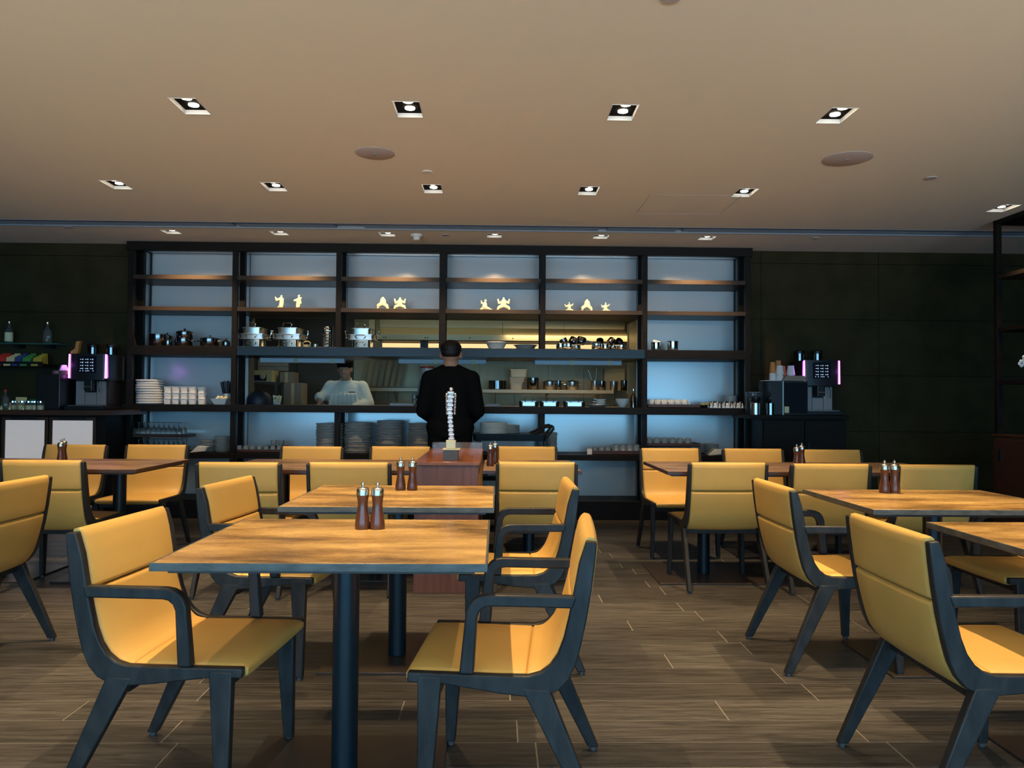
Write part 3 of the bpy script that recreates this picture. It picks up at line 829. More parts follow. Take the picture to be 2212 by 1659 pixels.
# ================================================================== tall metal shelf unit at right
t = thing('metal_shelf_unit', 'tall dark open metal shelf unit on a brown wooden base at the right edge', 'shelf unit', (0, 0, 0))
ux0, ux1, uy0, uy1 = 4.16, 4.54, 4.4, 6.30
b_ = 0.022
for x in (ux0, ux1):
    for y in (uy0, uy1, (uy0 + uy1) / 2):
        m_ = MB(); m_.box(x - b_, x + b_, y - b_, y + b_, 0.92 if True else 0, CEIL - 0.004); m_.build('upright', M['shelfwood'], t, bevel=0.002)
for z, mt in ((2.66, 'shelfwood'), (2.205, 'shelfedge'), (1.765, 'shelfwood'), (1.33, 'shelfwood')):
    m_ = MB(); m_.box(ux0 + b_ + 0.0005, ux1 - b_ - 0.0005, uy0 + 0.0, uy1 + 0.02, z, z + 0.03); m_.build('shelf', M[mt], t, bevel=0.002)
    for x in (ux0, ux1):
        m_ = MB(); m_.box(x - 0.018, x + 0.018, uy0 + b_, (uy0 + uy1) / 2 - b_, z, z + 0.033); m_.box(x - 0.018, x + 0.018, (uy0 + uy1) / 2 + b_, uy1 - b_, z, z + 0.033); m_.build('shelf_rail', M[mt], t)
m_ = MB(); m_.box(ux0 - 0.03, ux1 + 0.03, uy0 - 0.03, uy1 + 0.03, 0.0, 0.90); m_.build('base_cabinet', M['brownboard'], t, bevel=0.003)
m_ = MB(); m_.box(ux0 - 0.035, ux1 + 0.035, uy0 - 0.035, uy1 + 0.035, 0.901, 0.92); m_.build('base_top', M['brownboard'], t, bevel=0.003)
for k in range(3):
    yy = uy0 + 0.2 + k * 0.63
    m_ = MB(); m_.box(ux0 - 0.042, ux0 - 0.031, yy - 0.16, yy + 0.42, 0.12, 0.88); d_ = m_.build('door', M['brownboard'], t, bevel=0.002)
    m_ = MB(); m_.box(ux0 - 0.055, ux0 - 0.042, yy + 0.34, yy + 0.36, 0.70, 0.80); m_.build('handle', M['column'], d_)
# ================================================================== small things
def loc(px, Y, h): return Vector((PX(px, Y, h), Y, h))
def ln(pw, Y): return pw * Y / FPX

# --- salt and pepper mills
def mill(label, group):
    t = thing('pepper_mill', label, 'mill', (0, 0, 0), 0, group)
    m_ = MB(); m_.lathe([(0, 0), (.0245, 0), (.0255, .004), (.0250, .020), (.0225, .038), (.0185, .062), (.0165, .082), (.0180, .098), (.0205, .1135), (0, .1135)], 24); m_.build('body', M['millwood'], t, sharp=60)
    m_ = MB(); m_.lathe([(0, .1136), (.0212, .1136), (.0212, .122), (.0205, .132), (.0170, .1385), (.008, .1395), (.004, .141), (0, .141)], 24); m_.build('cap', M['steel'], t, sharp=60)
    m_ = MB(); m_.lathe([(0, .1395), (.0035, .1395), (.0035, .1455), (.0066, .149), (.0066, .152), (.0038, .158), (0, .160)], 14); m_.build('knob', M['chrome'], t, sharp=60)
    return t
mills = [(783, 2.61, 'left mill of the pair on the table nearest the camera'), (815, 2.61, 'right mill of the pair on the table nearest the camera'),
         (865, 3.74, 'left mill of the pair on the second centre table'), (890.5, 3.74, 'right mill of the pair on the second centre table'),
         (1911, 3.72, 'left mill of the pair on the right-hand weathered table'), (1932.5, 3.72, 'right mill of the pair on the right-hand weathered table'),
         (1059, 5.12, 'front mill of the pair right of the red console'), (1069, 5.30, 'rear mill half hidden right of the red console'),
         (131, 5.12, 'front mill of the pair on the far-left table'), (137, 5.28, 'rear mill of the pair on the far-left table'),
         (1721, 5.10, 'left mill of the pair on the long right table'), (1732, 5.28, 'right mill of the pair on the long right table')]
m0 = None
for px, Y, lab in mills:
    p = loc(px, Y, TH)
    if m0 is None: m0 = mill(lab, 'wooden mills with steel caps'); m0.location = p
    else: dup(m0, p, random.uniform(0, 6), lab)

# --- sculpture on the console
p = loc(974, 4.85, 0.79)
t = thing('sculpture', 'tall sculpture of stacked pale faceted blocks on a stepped base on the red console', 'sculpture', p)
m_ = MB(); m_.box(-.046, .046, -.05, .05, 0, .064); m_.build('slate_base', M['slate'], t, bevel=0.002)
m_ = MB(); m_.box(-.050, .058, -.040, .060, .0645, .072); m_.build('step', M['gold'], t, bevel=0.001)
m_ = MB(); m_.box(-.030, .030, -.03, .03, .0725, .125); m_.build('gold_block', M['gold'], t, bevel=0.002)
z = .126; k = 0
H_ = .440
while z < H_ - .012:
    wide = k % 2 == 0
    hgt = .017 if wide else .008
    s_w = (.0185 if wide else .0125) * (1 + .10 * math.sin(z * 22)) * (1.12 if z > .34 else 1)
    xo = 0.0055 * math.sin(z * 15) - 0.003; a = R(9 * math.sin(k * 1.3)); ca, sa = math.cos(a), math.sin(a)
    q4 = [(-1, -1), (1, -1), (1, 1), (-1, 1)]
    m_ = MB(); m_.hexa([(xo + s_w * (u * ca - v * sa), s_w * .85 * (u * sa + v * ca), z) for u, v in q4], [(xo + s_w * (u * ca - v * sa), s_w * .85 * (u * sa + v * ca), z + hgt) for u, v in q4])
    m_.build('block' if wide else 'spacer', M['rose'], t, bevel=0.003 if wide else 0.001); z += hgt + 0.0006; k += 1
m_ = MB(); m_.box(-.014, .010, -.012, .012, z, z + .024); m_.build('head', M['rose'], t, bevel=0.006)
for sx in (-1, 1):
    for j in range(7):
        m_ = MB(); zz = .285 + j * .0182; xx = sx * (.028 - .0007 * (6 - j)) - .003
        m_.cyl((xx, 0, zz), (xx, 0, zz + .0165), .0062 if j % 2 else .0075, seg=10); m_.build('arm_segment', M['rose'], t, bevel=0.001)
    m_ = MB(); xx = sx * .024 - .003; m_.cyl((xx - .007, 0, .414), (xx + .007, 0, .414), .0068, seg=10); m_.build('shoulder', M['rose'], t)

# --- crockery
def plate_stack(px, Y, h, r, n, total, mk, label, group, jitter=0.0045, name='plate'):
    first_ = None; st = total / n
    for i in range(n):
        x = PX(px, Y, h)
        l = (x + random.uniform(-jitter, jitter), Y + random.uniform(-jitter, jitter), h + i * st + 0.0005)
        if first_ is None:
            m_ = MB(); th = st * 0.96
            m_.lathe([(0, 0), (r * .62, 0), (r * .93, th * .10), (r * .985, th * .28), (r, th * .55), (r * .995, th * .86), (r * .96, th * .96), (r * .64, th * .70), (0, th * .62)], 36)
            first_ = m_.build(name, M[mk], None, sharp=50); first_.location = l
            tag(first_, label, 'plate', group)
        else:
            c = first_.copy(); COL.objects.link(c); c.location = l; c.rotation_euler = (0, 0, random.uniform(0, 6))
            if i == n - 1: c['label'] = 'topmost ' + label
Y5 = 7.78
base5 = H5[1]
for px, n, top, lab in [(712, 19, 914, 'grey plate in the leftmost tall stack on the low shelf, half behind the post'), (773, 20, 912, 'grey plate in the second tall stack on the low shelf, right of the post'),
                        (842, 21, 908, 'grey plate in the tallest stack on the low shelf, middle'), (910, 19, 914, 'grey plate in the tall stack on the low shelf beside the standing man')]:
    plate_stack(px, Y5 - 0.05, base5, 0.135 if px != 773 else .138, n, PZ(px, top, Y5 - .05) - base5, 'greychina', lab, 'plates: ' + lab[14:60])
plate_stack(1192, Y5 + .02, base5, 0.055, 15, PZ(1192, 934, Y5) - base5, 'greychina', 'small grey plate in the stack behind the trolley handle', 'small plates behind the trolley handle')
plate_stack(448, Y5 - .02, base5, 0.077, 9, PZ(448, 949, Y5) - base5, 'greychina', 'grey side plate in the low stack beside the folded napkin at left', 'side plates beside the left napkin')
plate_stack(480, Y5 - .02, base5, 0.072, 11, PZ(480, 942, Y5) - base5, 'greychina', 'grey side plate in the taller stack against the second post', 'side plates against the second post')
plate_stack(323, 7.72, H4[1], 0.13, 10, PZ(323, 820, 7.72) - H4[1], 'porcelain', 'white dinner plate in the thick stack on the left end of the counter', 'white plates on the counter', 0.004)
plate_stack(1537, 7.82, base5, 0.075, 8, PZ(1530, 958, 7.82) - base5, 'greychina', 'grey saucer in the stack behind the folded napkin at right', 'saucers behind the right napkin', 0.006)

# white square ramekins stacked three high
mk_r = MB(); W_ = .074; HH = .058
mk_r.rbox(-W_ / 2, W_ / 2, -W_ / 2, W_ / 2, 0, HH - .004, .018, 3, .006); mk_r.rbox(-W_ / 2 - .002, W_ / 2 + .002, -W_ / 2 - .002, W_ / 2 + .002, HH - .004, HH - .0005, .018, 3)
r_first = None
xa = PX(364, 7.7, 1.15)
for j in range(3):
    for i in range(5):
        l = (xa + i * .081 + random.uniform(-.002, .002), 7.69 + (0.0 if i < 4 else .03), H4[1] + 0.0005 + j * HH)
        if r_first is None:
            r_first = mk_r.build('ramekin', M['porcelain'], None, smooth=True, sharp=50); r_first.location = l
            tag(r_first, 'r', 'ramekin', 'stacked white ramekins'); c = r_first
        else:
            c = r_first.copy(); COL.objects.link(c); c.location = l
        c['label'] = 'white square ramekin, %s of the %s stack beside the white plates' % (['bottom', 'middle', 'top'][j], ['first', 'second', 'third', 'fourth', 'fifth, set back,'][i])
p = loc(478, 7.66, H4[1])
t = thing('square_bowl', 'small white square bowl of pale sachets beside the second post', 'bowl', p)
m_ = MB(); m_.add([(-.05, -.05, 0), (.05, -.05, 0), (.05, .05, 0), (-.05, .05, 0), (-.08, -.08, .06), (.08, -.08, .06), (.08, .08, .06), (-.08, .08, .06), (-.074, -.074, .06), (.074, -.074, .06), (.074, .074, .06), (-.074, .074, .06), (-.046, -.046, .008), (.046, -.046, .008), (.046, .046, .008), (-.046, .046, .008)],
                  [(3, 2, 1, 0), (0, 1, 5, 4), (1, 2, 6, 5), (2, 3, 7, 6), (3, 0, 4, 7), (4, 5, 9, 8), (5, 6, 10, 9), (6, 7, 11, 10), (7, 4, 8, 11), (8, 9, 13, 12), (9, 10, 14, 13), (10, 11, 15, 14), (11, 8, 12, 15), (12, 13, 14, 15)])
m_.build('bowl', M['porcelain'], t)
m_ = MB()
for i in range(14): m_.ball((random.uniform(-.05, .05), random.uniform(-.05, .05), .062 + random.uniform(-.01, .014)), .016, 8, 5)
s_ = m_.build('sachets', M['food'], t); s_['kind'] = 'stuff'
p = loc(489, 7.80, H4[1])
t = thing('straw_holder', 'holder of black stirrers fanning out beside the second post', 'holder', p)
m_ = MB(); m_.lathe([(0, 0), (.03, 0), (.032, .11), (.028, .11), (.026, .01), (0, .01)], 16); m_.build('cup', M['porcelain'], t)
for i in range(26):
    a = random.uniform(0, 6.28); rr = random.uniform(0.2, 1)
    m_ = MB(); m_.cyl((.018 * rr * math.cos(a), .018 * rr * math.sin(a), .02), (.062 * rr * math.cos(a), .062 * rr * math.sin(a), .245 - .02 * rr), .004, seg=5); m_.build('stirrer', M['black'], t)

# --- cups on trays
def cup_proto(r, h, handle=True, mk='porcelain', upside=False):
    m_ = MB(); pr = [(0, 0), (r * .62, 0), (r * .78, h * .12), (r * .97, h * .6), (r, h), (r * .93, h), (r * .86, h * .5), (r * .6, h * .08), (0, h * .06)]
    if upside: pr = [(a, h - b) for a, b in pr][::-1]
    m_.lathe(pr, 18)
    o = m_.build('cup', M[mk], None, sharp=60)
    if handle:
        hm = MB(); s_ = 1
        pts = [(r * .9, 0, h * .78), (r * 1.35, 0, h * .80), (r * 1.5, 0, h * .52), (r * 1.3, 0, h * .25), (r * .82, 0, h * .2)]
        hm.tube(pts, .0045, 6); hm.build('handle', M[mk], o)
    return o
def cups(proto, places, label, group, cat='cup'):
    out = []
    for i, (x, y, z, rz) in enumerate(places):
        if i == 0: c = proto; c.location = (x, y, z + 0.0004); c.rotation_euler = (0, 0, rz); tag(c, label, cat, group)
        else: c = dup(proto, (x, y, z + 0.0004), rz, label, group)
        if len(places) > 2: c['label'] = ['leftmost', 'second from left', 'third from left', 'fourth from left', 'fifth from left', 'sixth from left', 'seventh from left'][i] + ', ' + label
        else: c['label'] = ['left one, ', 'right one, '][i] + label
        out.append(c)
def tray(px0, px1, Y, h, d, ht, label, mk='traywood', py=None):
    x0, x1 = PX(px0, Y, h), PX(px1, Y, h)
    t = thing('tray', label, 'tray', ((x0 + x1) / 2, Y + d / 2, h + 0.0005)); w_ = (x1 - x0) / 2
    m_ = MB(); m_.box(-w_, w_, -d / 2, d / 2, 0, .006); m_.build('tray_base', M[mk], t)
    for nm, a in (('tray_side', (-w_, w_, -d / 2, -d / 2 + .008)), ('tray_side', (-w_, w_, d / 2 - .008, d / 2)), ('tray_end', (-w_, -w_ + .008, -d / 2 + .008, d / 2 - .008)), ('tray_end', (w_ - .008, w_, -d / 2 + .008, d / 2 - .008))):
        m_ = MB(); m_.box(a[0], a[1], a[2], a[3], .0, ht); m_.build(nm, M[mk], t)
    return x0, x1
# lower left tray
x0, x1 = tray(500, 616, 7.6, base5, .26, .032, 'dark tray of upturned white cups on the low shelf, left')
pl = [(x0 + .055 + i * .066, 7.66, base5 + .007, .4) for i in range(7)]
cups(cup_proto(.031, .062, False, 'greychina', True), pl, 'upturned grey-white cup in the row on the lower left tray', 'cups on the lower left tray')
cups(cup_proto(.031, .055, True, 'greychina'), [(x0 + .36, 7.78, base5 + .06, .3), (x0 + .43, 7.79, base5 + .06, .3)], 'grey-white cup raised at the back of the lower left tray', 'raised cups on the lower left tray')
m_ = MB(); m_.box(x0 + .3, x0 + .49, 7.73, 7.85, base5 + .007, base5 + .059); tag(m_.build('cup_box', M['traywood'], None), 'dark box raising two cups at the back of the lower left tray', 'box')
# lower tray in the fifth bay
x0, x1 = tray(1277, 1384, 7.6, base5, .24, .042, 'dark red tray of cups at the right end of the fifth bay, low shelf')
cups(cup_proto(.032, .060, False, 'greychina', True), [(x0 + .045 + i * .064, 7.655, base5 + .018, 0) for i in range(3)], 'small upturned cup in the left trio on the fifth-bay tray', 'small cups, fifth-bay tray')
cups(cup_proto(.040, .085, True, 'greychina', True), [(x0 + .255 + i * .068, 7.66, base5 + .018, 0) for i in range(4)], 'large upturned mug in the right group on the fifth-bay tray', 'large mugs, fifth-bay tray')
m_ = MB(); m_.box(x0 - .04, x0 + .008, 7.598, 7.606, base5 + .004, base5 + .06); tag(m_.build('label_card', M['papercup'], None), 'small white card at the left end of the fifth-bay tray', 'card')
# lower trays in the sixth bay (two tiers)
x0, x1 = tray(1398, 1505, 7.62, base5, .24, .012, 'lower tier tray of cups behind the chairs at right')
cups(cup_proto(.036, .074, True, 'greychina', True), [(x0 + .045 + i * .077, 7.68, base5 + .007, 0) for i in range(6)], 'upturned mug on the lower tier at right', 'mugs on the lower tier')
for xx in (x0 + .005, x1 - .005):
    pass
x0, x1 = tray(1394, 1513, 7.60, base5 + .083, .27, .036, 'upper tier tray of upturned mugs in the sixth bay, low shelf')
cups(cup_proto(.036, .078, True, 'greychina', True), [(x0 + .052 + i * .078, 7.675, base5 + .083 + .007, 0) for i in range(6)], 'upturned mug in the row on the upper tier at right', 'mugs on the upper tier')
# counter tray with mugs, sixth bay
x0, x1 = tray(1400, 1512, 7.6, H4[1], .24, .034, 'dark tray holding the row of white mugs on the right counter')
cups(cup_proto(.032, .075, True, 'porcelain'), [(x0 + .04 + i * .068, 7.66, H4[1] + .007, -.5) for i in range(6)], 'white handled mug in the row on the right counter', 'white mugs on the right counter')
# napkins
def napkin(px, Y, h, w_, label, flip=1):
    p = loc(px, Y, h)
    t = thing('folded_napkin', label, 'napkin', p)
    for i in range(5):
        m_ = MB(); a = i * .18; z = .004 + i * .010
        x0_, x1_ = -w_ / 2 + flip * i * .012, w_ / 2 + flip * i * .006
        m_.add([(x0_, -.06, z), (x1_, -.055, z + .014 * flip), (x1_ + .01, .06, z + .018), (x0_ - .008, .055, z + .006), (0, -.058, z + .020), (0, .058, z + .026)],
               [(0, 1, 4), (4, 1, 2, 5), (5, 2, 3), (0, 4, 5, 3)])
        o = m_.build('fold', M['porcelain'], t)
        so = o.modifiers.new('solid', 'SOLIDIFY'); so.thickness = .004
napkin(432, 7.64, base5, .15, 'folded white napkin beside the grey side plates at left')
napkin(1543, 7.66, base5, .14, 'folded white napkin on the low shelf at the right end')
# round black dish with yellow food, and glass caddies
p = loc(1518, 7.66, H4[1])
t = thing('snack_dish', 'black dish of yellow snacks beside the white mugs', 'dish', p)
m_ = MB(); m_.lathe([(0, 0), (.035, 0), (.058, .03), (.054, .03), (.03, .006), (0, .006)], 20); m_.build('dish', M['black'], t)
m_ = MB()
for i in range(9): m_.box(*[random.uniform(-.045, -.03) + (i % 3) * .028, random.uniform(-.02, .0) + (i % 3) * .03, -.03, .03, .026 + i * .003, .030 + i * .003])
q_ = m_.build('snacks', M['yellow'], t); q_['kind'] = 'stuff'; 
p = loc(1578, 7.86, H4[1])
t = thing('grey_tin', 'round grey tin at the back right end of the counter', 'tin', p)
m_ = MB(); m_.lathe([(0, 0), (.066, 0), (.068, .12), (.07, .122), (.07, .128), (0, .13)], 24); m_.build('tin', M['greychina'], t)
def caddy(px, label):
    p = loc(px, 7.64, H4[1])
    t = thing('glass_caddy', label, 'caddy', p, 0, 'wire caddies of tea glasses')
    m_ = MB(); m_.prism([(-.055, .002), (.055, .002), (.045, .052), (-.045, .052)], -.036, -.032); m_.build('card', M['porcelain'], t)
    for sx in (-1, 1):
        for sy in (-.02, .03):
            m_ = MB(); m_.lathe([(0, .008), (.018, .008), (.022, .066), (.0195, .066), (.016, .012), (0, .012)], 14, (sx * .026, sy, 0)); m_.build('glass', M['chrome'], t)
    m_ = MB(); m_.tube([(-.05, -.045, .03), (.05, -.045, .03), (.05, .05, .03), (-.05, .05, .03)], .002, 5, True)
    for a, b in ((-.05, -.045), (.05, -.045), (.05, .05), (-.05, .05)): m_.cyl((a, b, .0), (a, b, .03), .002, seg=5)
    m_.build('wire_frame', M['chrome'], t)
    return t
caddy(1543, 'leftmost small chrome caddy of glasses on the right counter end')
caddy(1569, 'middle small chrome caddy of glasses on the right counter end')
caddy(1592, 'rightmost small chrome caddy of glasses against the end post')
# canisters third shelf
def canister(px, w_, h, label, nap=False):
    p = loc(px, 7.70, H3[1]); r = w_ / 2
    t = thing('steel_canister', label, 'canister', p)
    m_ = MB(); m_.lathe([(0, 0), (r * .93, 0), (r * .95, .004), (r, h - .006), (r * 1.08, h - .003), (r * 1.08, h), (r * .95, h), (r * .9, .01), (0, .008)], 28); m_.build('body', M['chrome'], t, sharp=50)
    if nap:
        m_ = MB()
        for i in range(4):
            a = i * .7; m_.hexa([(-.04, -.01 + i * .008, .05), (.04, -.01 + i * .008, .05), (.04, -.007 + i * .008, .05), (-.04, -.007 + i * .008, .05)], [(-.03 + .01 * i, -.01 + i * .008, h + .028 - i * .006), (.045, -.01 + i * .008, h + .010), (.045, -.007 + i * .008, h + .010), (-.03 + .01 * i, -.007 + i * .008, h + .028 - i * .006)])
        m_.build('napkins', M['porcelain'], t)
canister(1417, .100, .085, 'steel canister stuffed with napkins on the sixth-bay shelf, left', True)
canister(1453, .110, .098, 'steel canister with a rolled rim on the sixth-bay shelf, right')

# --- pots on the third shelf, first bay
def pot(name, label, p, r, h, mk='darkchrome', lid=True, loops=True, group=None, rot=0, tilt=None, long_handle=False):
    t = thing(name, label, 'pot', p, rot, group)
    if tilt: t.rotation_euler = (tilt[0], tilt[1], rot)
    m_ = MB(); m_.lathe([(0, 0), (r * .93, 0), (r, .008), (r, h), (r * 1.03, h + .001), (r * 1.03, h + .004), (r * .96, h + .004), (r * .96, .012), (0, .010)], 28); m_.build('body', M[mk], t, sharp=45)
    if lid:
        m_ = MB(); m_.lathe([(0, h + .024), (r * .5, h + .020), (r * .9, h + .010), (r * 1.02, h + .0055), (r * 1.02, h + .0045), (0, h + .0045)], 28); l_ = m_.build('lid', M[mk], t, sharp=45)
        m_ = MB(); m_.lathe([(0, h + .022), (.005, h + .022), (.012, h + .034), (.010, h + .040), (0, h + .042)], 12); m_.build('knob', M['chrome'], l_)
    if loops:
        for s_ in (-1, 1):
            m_ = MB(); m_.tube([(s_ * r * .98, -.03, h * .72), (s_ * (r + .028), -.026, h * .74), (s_ * (r + .032), 0, h * .75), (s_ * (r + .028), .026, h * .74), (s_ * r * .98, .03, h * .72)], .005, 7); m_.build('loop_handle', M['chrome'], t)
    if long_handle:
        m_ = MB(); m_.tube([(r * .98, 0, h * .8), (r + .05, 0, h * .9), (r + .17, 0, h * .98)], .007, 7); m_.build('long_handle', M[mk], t)
    return t
z3 = H3[1]
pot('saucepan', 'tall dark steel saucepan at the left of the first-bay shelf', loc(342, 7.70, z3), .085, .118, 'darkchrome', lid=False, loops=False)
pot('saucepan', 'small dark lidded pan in front of the tall one on the first-bay shelf', loc(363, 7.66, z3), .038, .055, 'darkchrome', True, False)
pot('saucepan', 'small dark pan behind, topping the left pot group', loc(361, 7.80, z3), .055, .105, 'darkchrome', True, False)
pot('casserole', 'dark polished casserole carrying a second one in the first bay', loc(397, 7.70, z3), .082, .078, 'darkchrome', False, True)
pot('casserole', 'smaller polished casserole stacked on top of another in the first bay', loc(399, 7.70, z3 + .084), .080, .058, 'darkchrome', True, False)
pot('casserole', 'wide dark lidded casserole at the right of the first-bay shelf', loc(453, 7.72, z3), .090, .080, 'darkchrome', True, True)
pot('saucepan', 'little dark pan with a loop handle against the second post', loc(488, 7.68, z3), .040, .045, 'darkchrome', True, False)

# --- chafing dishes on the steel shelf
def chafer(label, p, wd, dp, top=True):
    t = thing('chafing_dish', label, 'chafing dish', p, 0, 'stacked chafing dishes')
    w2 = wd / 2
    m_ = MB(); m_.rbox(-w2 * .72, w2 * .72, -dp / 2, dp / 2, .0, .012, .03); m_.rbox(-w2 * .68, w2 * .68, -dp / 2 + .008, dp / 2 - .008, .012, .075, .03); m_.build('water_pan', M['chrome'], t, smooth=True, sharp=40)
    m_ = MB(); m_.rbox(-w2, w2, -dp / 2 - .02, dp / 2 + .02, .077, .084, .03); m_.rbox(-w2 * .94, w2 * .94, -dp / 2 - .01, dp / 2 + .01, .084, .125, .03); m_.rbox(-w2, w2, -dp / 2 - .02, dp / 2 + .02, .125, .132, .03); m_.build('food_pan', M['steel'], t, smooth=True, sharp=40)
    m_ = MB(); m_.rbox(-w2 * .70, w2 * .70, -dp / 2, dp / 2, .134, .188, .03, taper=.004); m_.rbox(-w2 * .76, w2 * .76, -dp / 2 - .006, dp / 2 + .006, .188, .195, .03); m_.build('lid', M['steel'], t, smooth=True, sharp=40)
    def loop(name, w_, z0, h_, y, par=t):
        m_ = MB(); m_.tube([(-w_ * .62, y, z0), (-w_ * .9, y - .012, z0 + h_ * .3), (-w_, y - .016, z0 + h_ * .7), (-w_ * .75, y - .018, z0 + h_), (w_ * .75, y - .018, z0 + h_), (w_, y - .016, z0 + h_ * .7), (w_ * .9, y - .012, z0 + h_ * .3), (w_ * .62, y, z0)], .0042, 7)
        return m_.build(name, M['chrome'], par)
    loop('lid_handle', .044, .19, .047, -dp / 2)
    loop('front_handle', .05, .088, .035, -dp / 2 - .012)
    loop('pan_handle', .042, .02, .035, -dp / 2 + .004)
    for s_ in (-1, 1):
        m_ = MB(); m_.tube([(s_ * (w2 - .01), -.02, .100), (s_ * (w2 + .02), -.02, .105), (s_ * (w2 + .032), -.02, .14), (s_ * (w2 + .034), -.02, .165)], [.006, .006, .007, .006], 8); m_.ball((s_ * (w2 + .034), -.02, .170), .013, 12, 8)
        m_.ball((s_ * (w2 + .022), -.02, .104), .013, 12, 8)
        m_.build('side_handle', M['chrome'], t)
    return t
c1 = chafer('stack of steel chafing dish pans and lid at the left end of the steel shelf', loc(551, 7.74, z3), .265, .24)
chafer('bright steel chafing dish in the middle of the second bay', loc(628, 7.74, z3), .285, .24)
chafer('steel chafing dish just right of the third post', loc(783, 7.72, z3), .27, .22)
# tall stack of chrome rings
ringp = None
for i in range(7):
    p = loc(708, 7.72, z3 + .0005 + i * .0305)
    if ringp is None:
        ringp = thing('chrome_burner', 'small round chrome burner in the tall column at the right of the second bay', 'burner', p, 0, 'column of stacked chrome burners')
        m_ = MB(); m_.lathe([(0, 0), (.047, 0), (.050, .004), (.048, .020), (.051, .024), (.051, .029), (.040, .029), (.038, .006), (0, .006)], 20); m_.build('bowl', M['chrome'], ringp, sharp=35)
        m_ = MB(); m_.tube([(-.022, -.05, .01), (-.018, -.062, .016), (.018, -.062, .016), (.022, -.05, .01)], .003, 6); m_.build('handle', M['chrome'], ringp)
    else: dup(ringp, p, random.uniform(-.5, .5), ('topmost chrome burner in the tall column right of the second bay' if i == 6 else None))
p = loc(663, 7.66, z3)
t = thing('bread_basket', 'small gilt wire basket between the chafing dish and the chrome column', 'basket', p)
m_ = MB(); m_.lathe([(0, 0), (.034, 0), (.042, .028), (.038, .028), (.03, .004), (0, .004)], 18); m_.build('bowl', M['gold'], t)
m_ = MB(); m_.tube([(-.034, 0, .028), (-.042, 0, .045), (-.02, 0, .06), (.012, 0, .062), (.036, 0, .048), (.032, 0, .028)], .0035, 7); m_.build('handle', M['gold'], t)
p = loc(681, 7.67, z3)
t = thing('small_cup', 'tiny steel cup beside the gilt basket', 'cup', p)
m_ = MB(); m_.lathe([(0, 0), (.019, 0), (.021, .036), (.018, .036), (.016, .004), (0, .004)], 16); m_.build('cup', M['steel'], t)
# white bowls on the steel shelf
def bowl(px, Y, h, r, ht, label, mk='porcelain'):
    p = loc(px, Y, h)
    t = thing('serving_bowl', label, 'bowl', p)
    m_ = MB(); m_.lathe([(0, 0), (r * .62, 0), (r * .72, ht * .3), (r * .92, ht * .86), (r * 1.05, ht * .93), (r * 1.05, ht), (r * .9, ht), (r * .66, ht * .2), (0, ht * .12)], 32); m_.build('bowl', M[mk], t, sharp=50)
bowl(1072, 7.80, z3, .112, .080, 'deep white serving bowl on the steel shelf, behind the standing man')
bowl(1135, 7.90, z3, .118, .060, 'shallower grey bowl right of the deep white one on the steel shelf', 'greychina')

# --- heaps of pans on round trays
def pan_heap(pxs, pxe, label, n, seed, grp):
    random.seed(seed)
    x0, x1 = PX(pxs, 7.74, z3), PX(pxe, 7.74, z3)
    cx = (x0 + x1) / 2; hw_ = (x1 - x0) / 2
    t = thing('round_tray', 'round steel tray under the ' + label, 'tray', (cx, 7.74, z3 + .0005))
    m_ = MB(); m_.lathe([(0, 0), (hw_ * .9, 0), (hw_, .010), (hw_ * .97, .010), (hw_ * .88, .003), (0, .003)], 32, (0, 0, 0), 1, .75); m_.build('tray', M['steel'], t)
    for i in range(n):
        f = (i + .5) / n
        lower = i % 2 == 0
        x = x0 + .05 + (x1 - x0 - .1) * f; y = 7.70 + random.uniform(-.03, .05)
        r_ = random.uniform(.036, .05); z = z3 + .012 + (0 if lower else .058)
        tl = (random.uniform(-.15, .15), 0) if lower else (random.uniform(-.9, -.2), random.uniform(-.7, .7))
        pot('small_pan', '%s in the %s, %s' % (['upright little steel pan', 'tilted dark pan'][0 if lower else 1], label, ['far left', 'left', 'centre left', 'middle', 'centre right', 'right', 'far right', 'outermost right'][i] ), (x, y, z), r_, random.uniform(.04, .055), 'chrome' if lower and i != 4 else 'darkchrome', False, False, grp, random.uniform(-.6, .8), tl, long_handle=(i in (2, 5)))
pan_heap(1195, 1268, 'left heap of pans on the steel shelf', 6, 3, 'left heap of small pans')
pan_heap(1272, 1357, 'right heap of pans on the steel shelf', 7, 5, 'right heap of small pans')
random.seed(11)

# --- under-shelf tube lights
def tubefix(px0, px1, label):
    x0, x1 = PX(px0, 7.95, 1.56), PX(px1, 7.95, 1.56)
    t = thing('strip_light', label, 'strip light', ((x0 + x1) / 2, 7.95, 1.588)); w_ = (x1 - x0) / 2
    m_ = MB(); m_.box(-w_, w_, -.03, .03, -.048, -.001); m_.build('housing', M['tube'], t, bevel=.004)
    for xx in (-w_ * .15, w_ * .72):
        m_ = MB(); m_.box(xx - .02, xx + .02, -.033, .033, -.05, -.0005); m_.build('bracket', M['kwall'], t)
    m_ = MB(); m_.box(-w_ - .012, -w_, -.02, .02, -.04, -.005); m_.build('end_cap', M['black'], t)
tubefix(563, 745, 'grey strip heater under the steel shelf above the cook')
tubefix(862, 1050, 'grey strip heater under the steel shelf behind the standing man')
tubefix(1155, 1342, 'grey strip heater under the steel shelf above the casseroles')

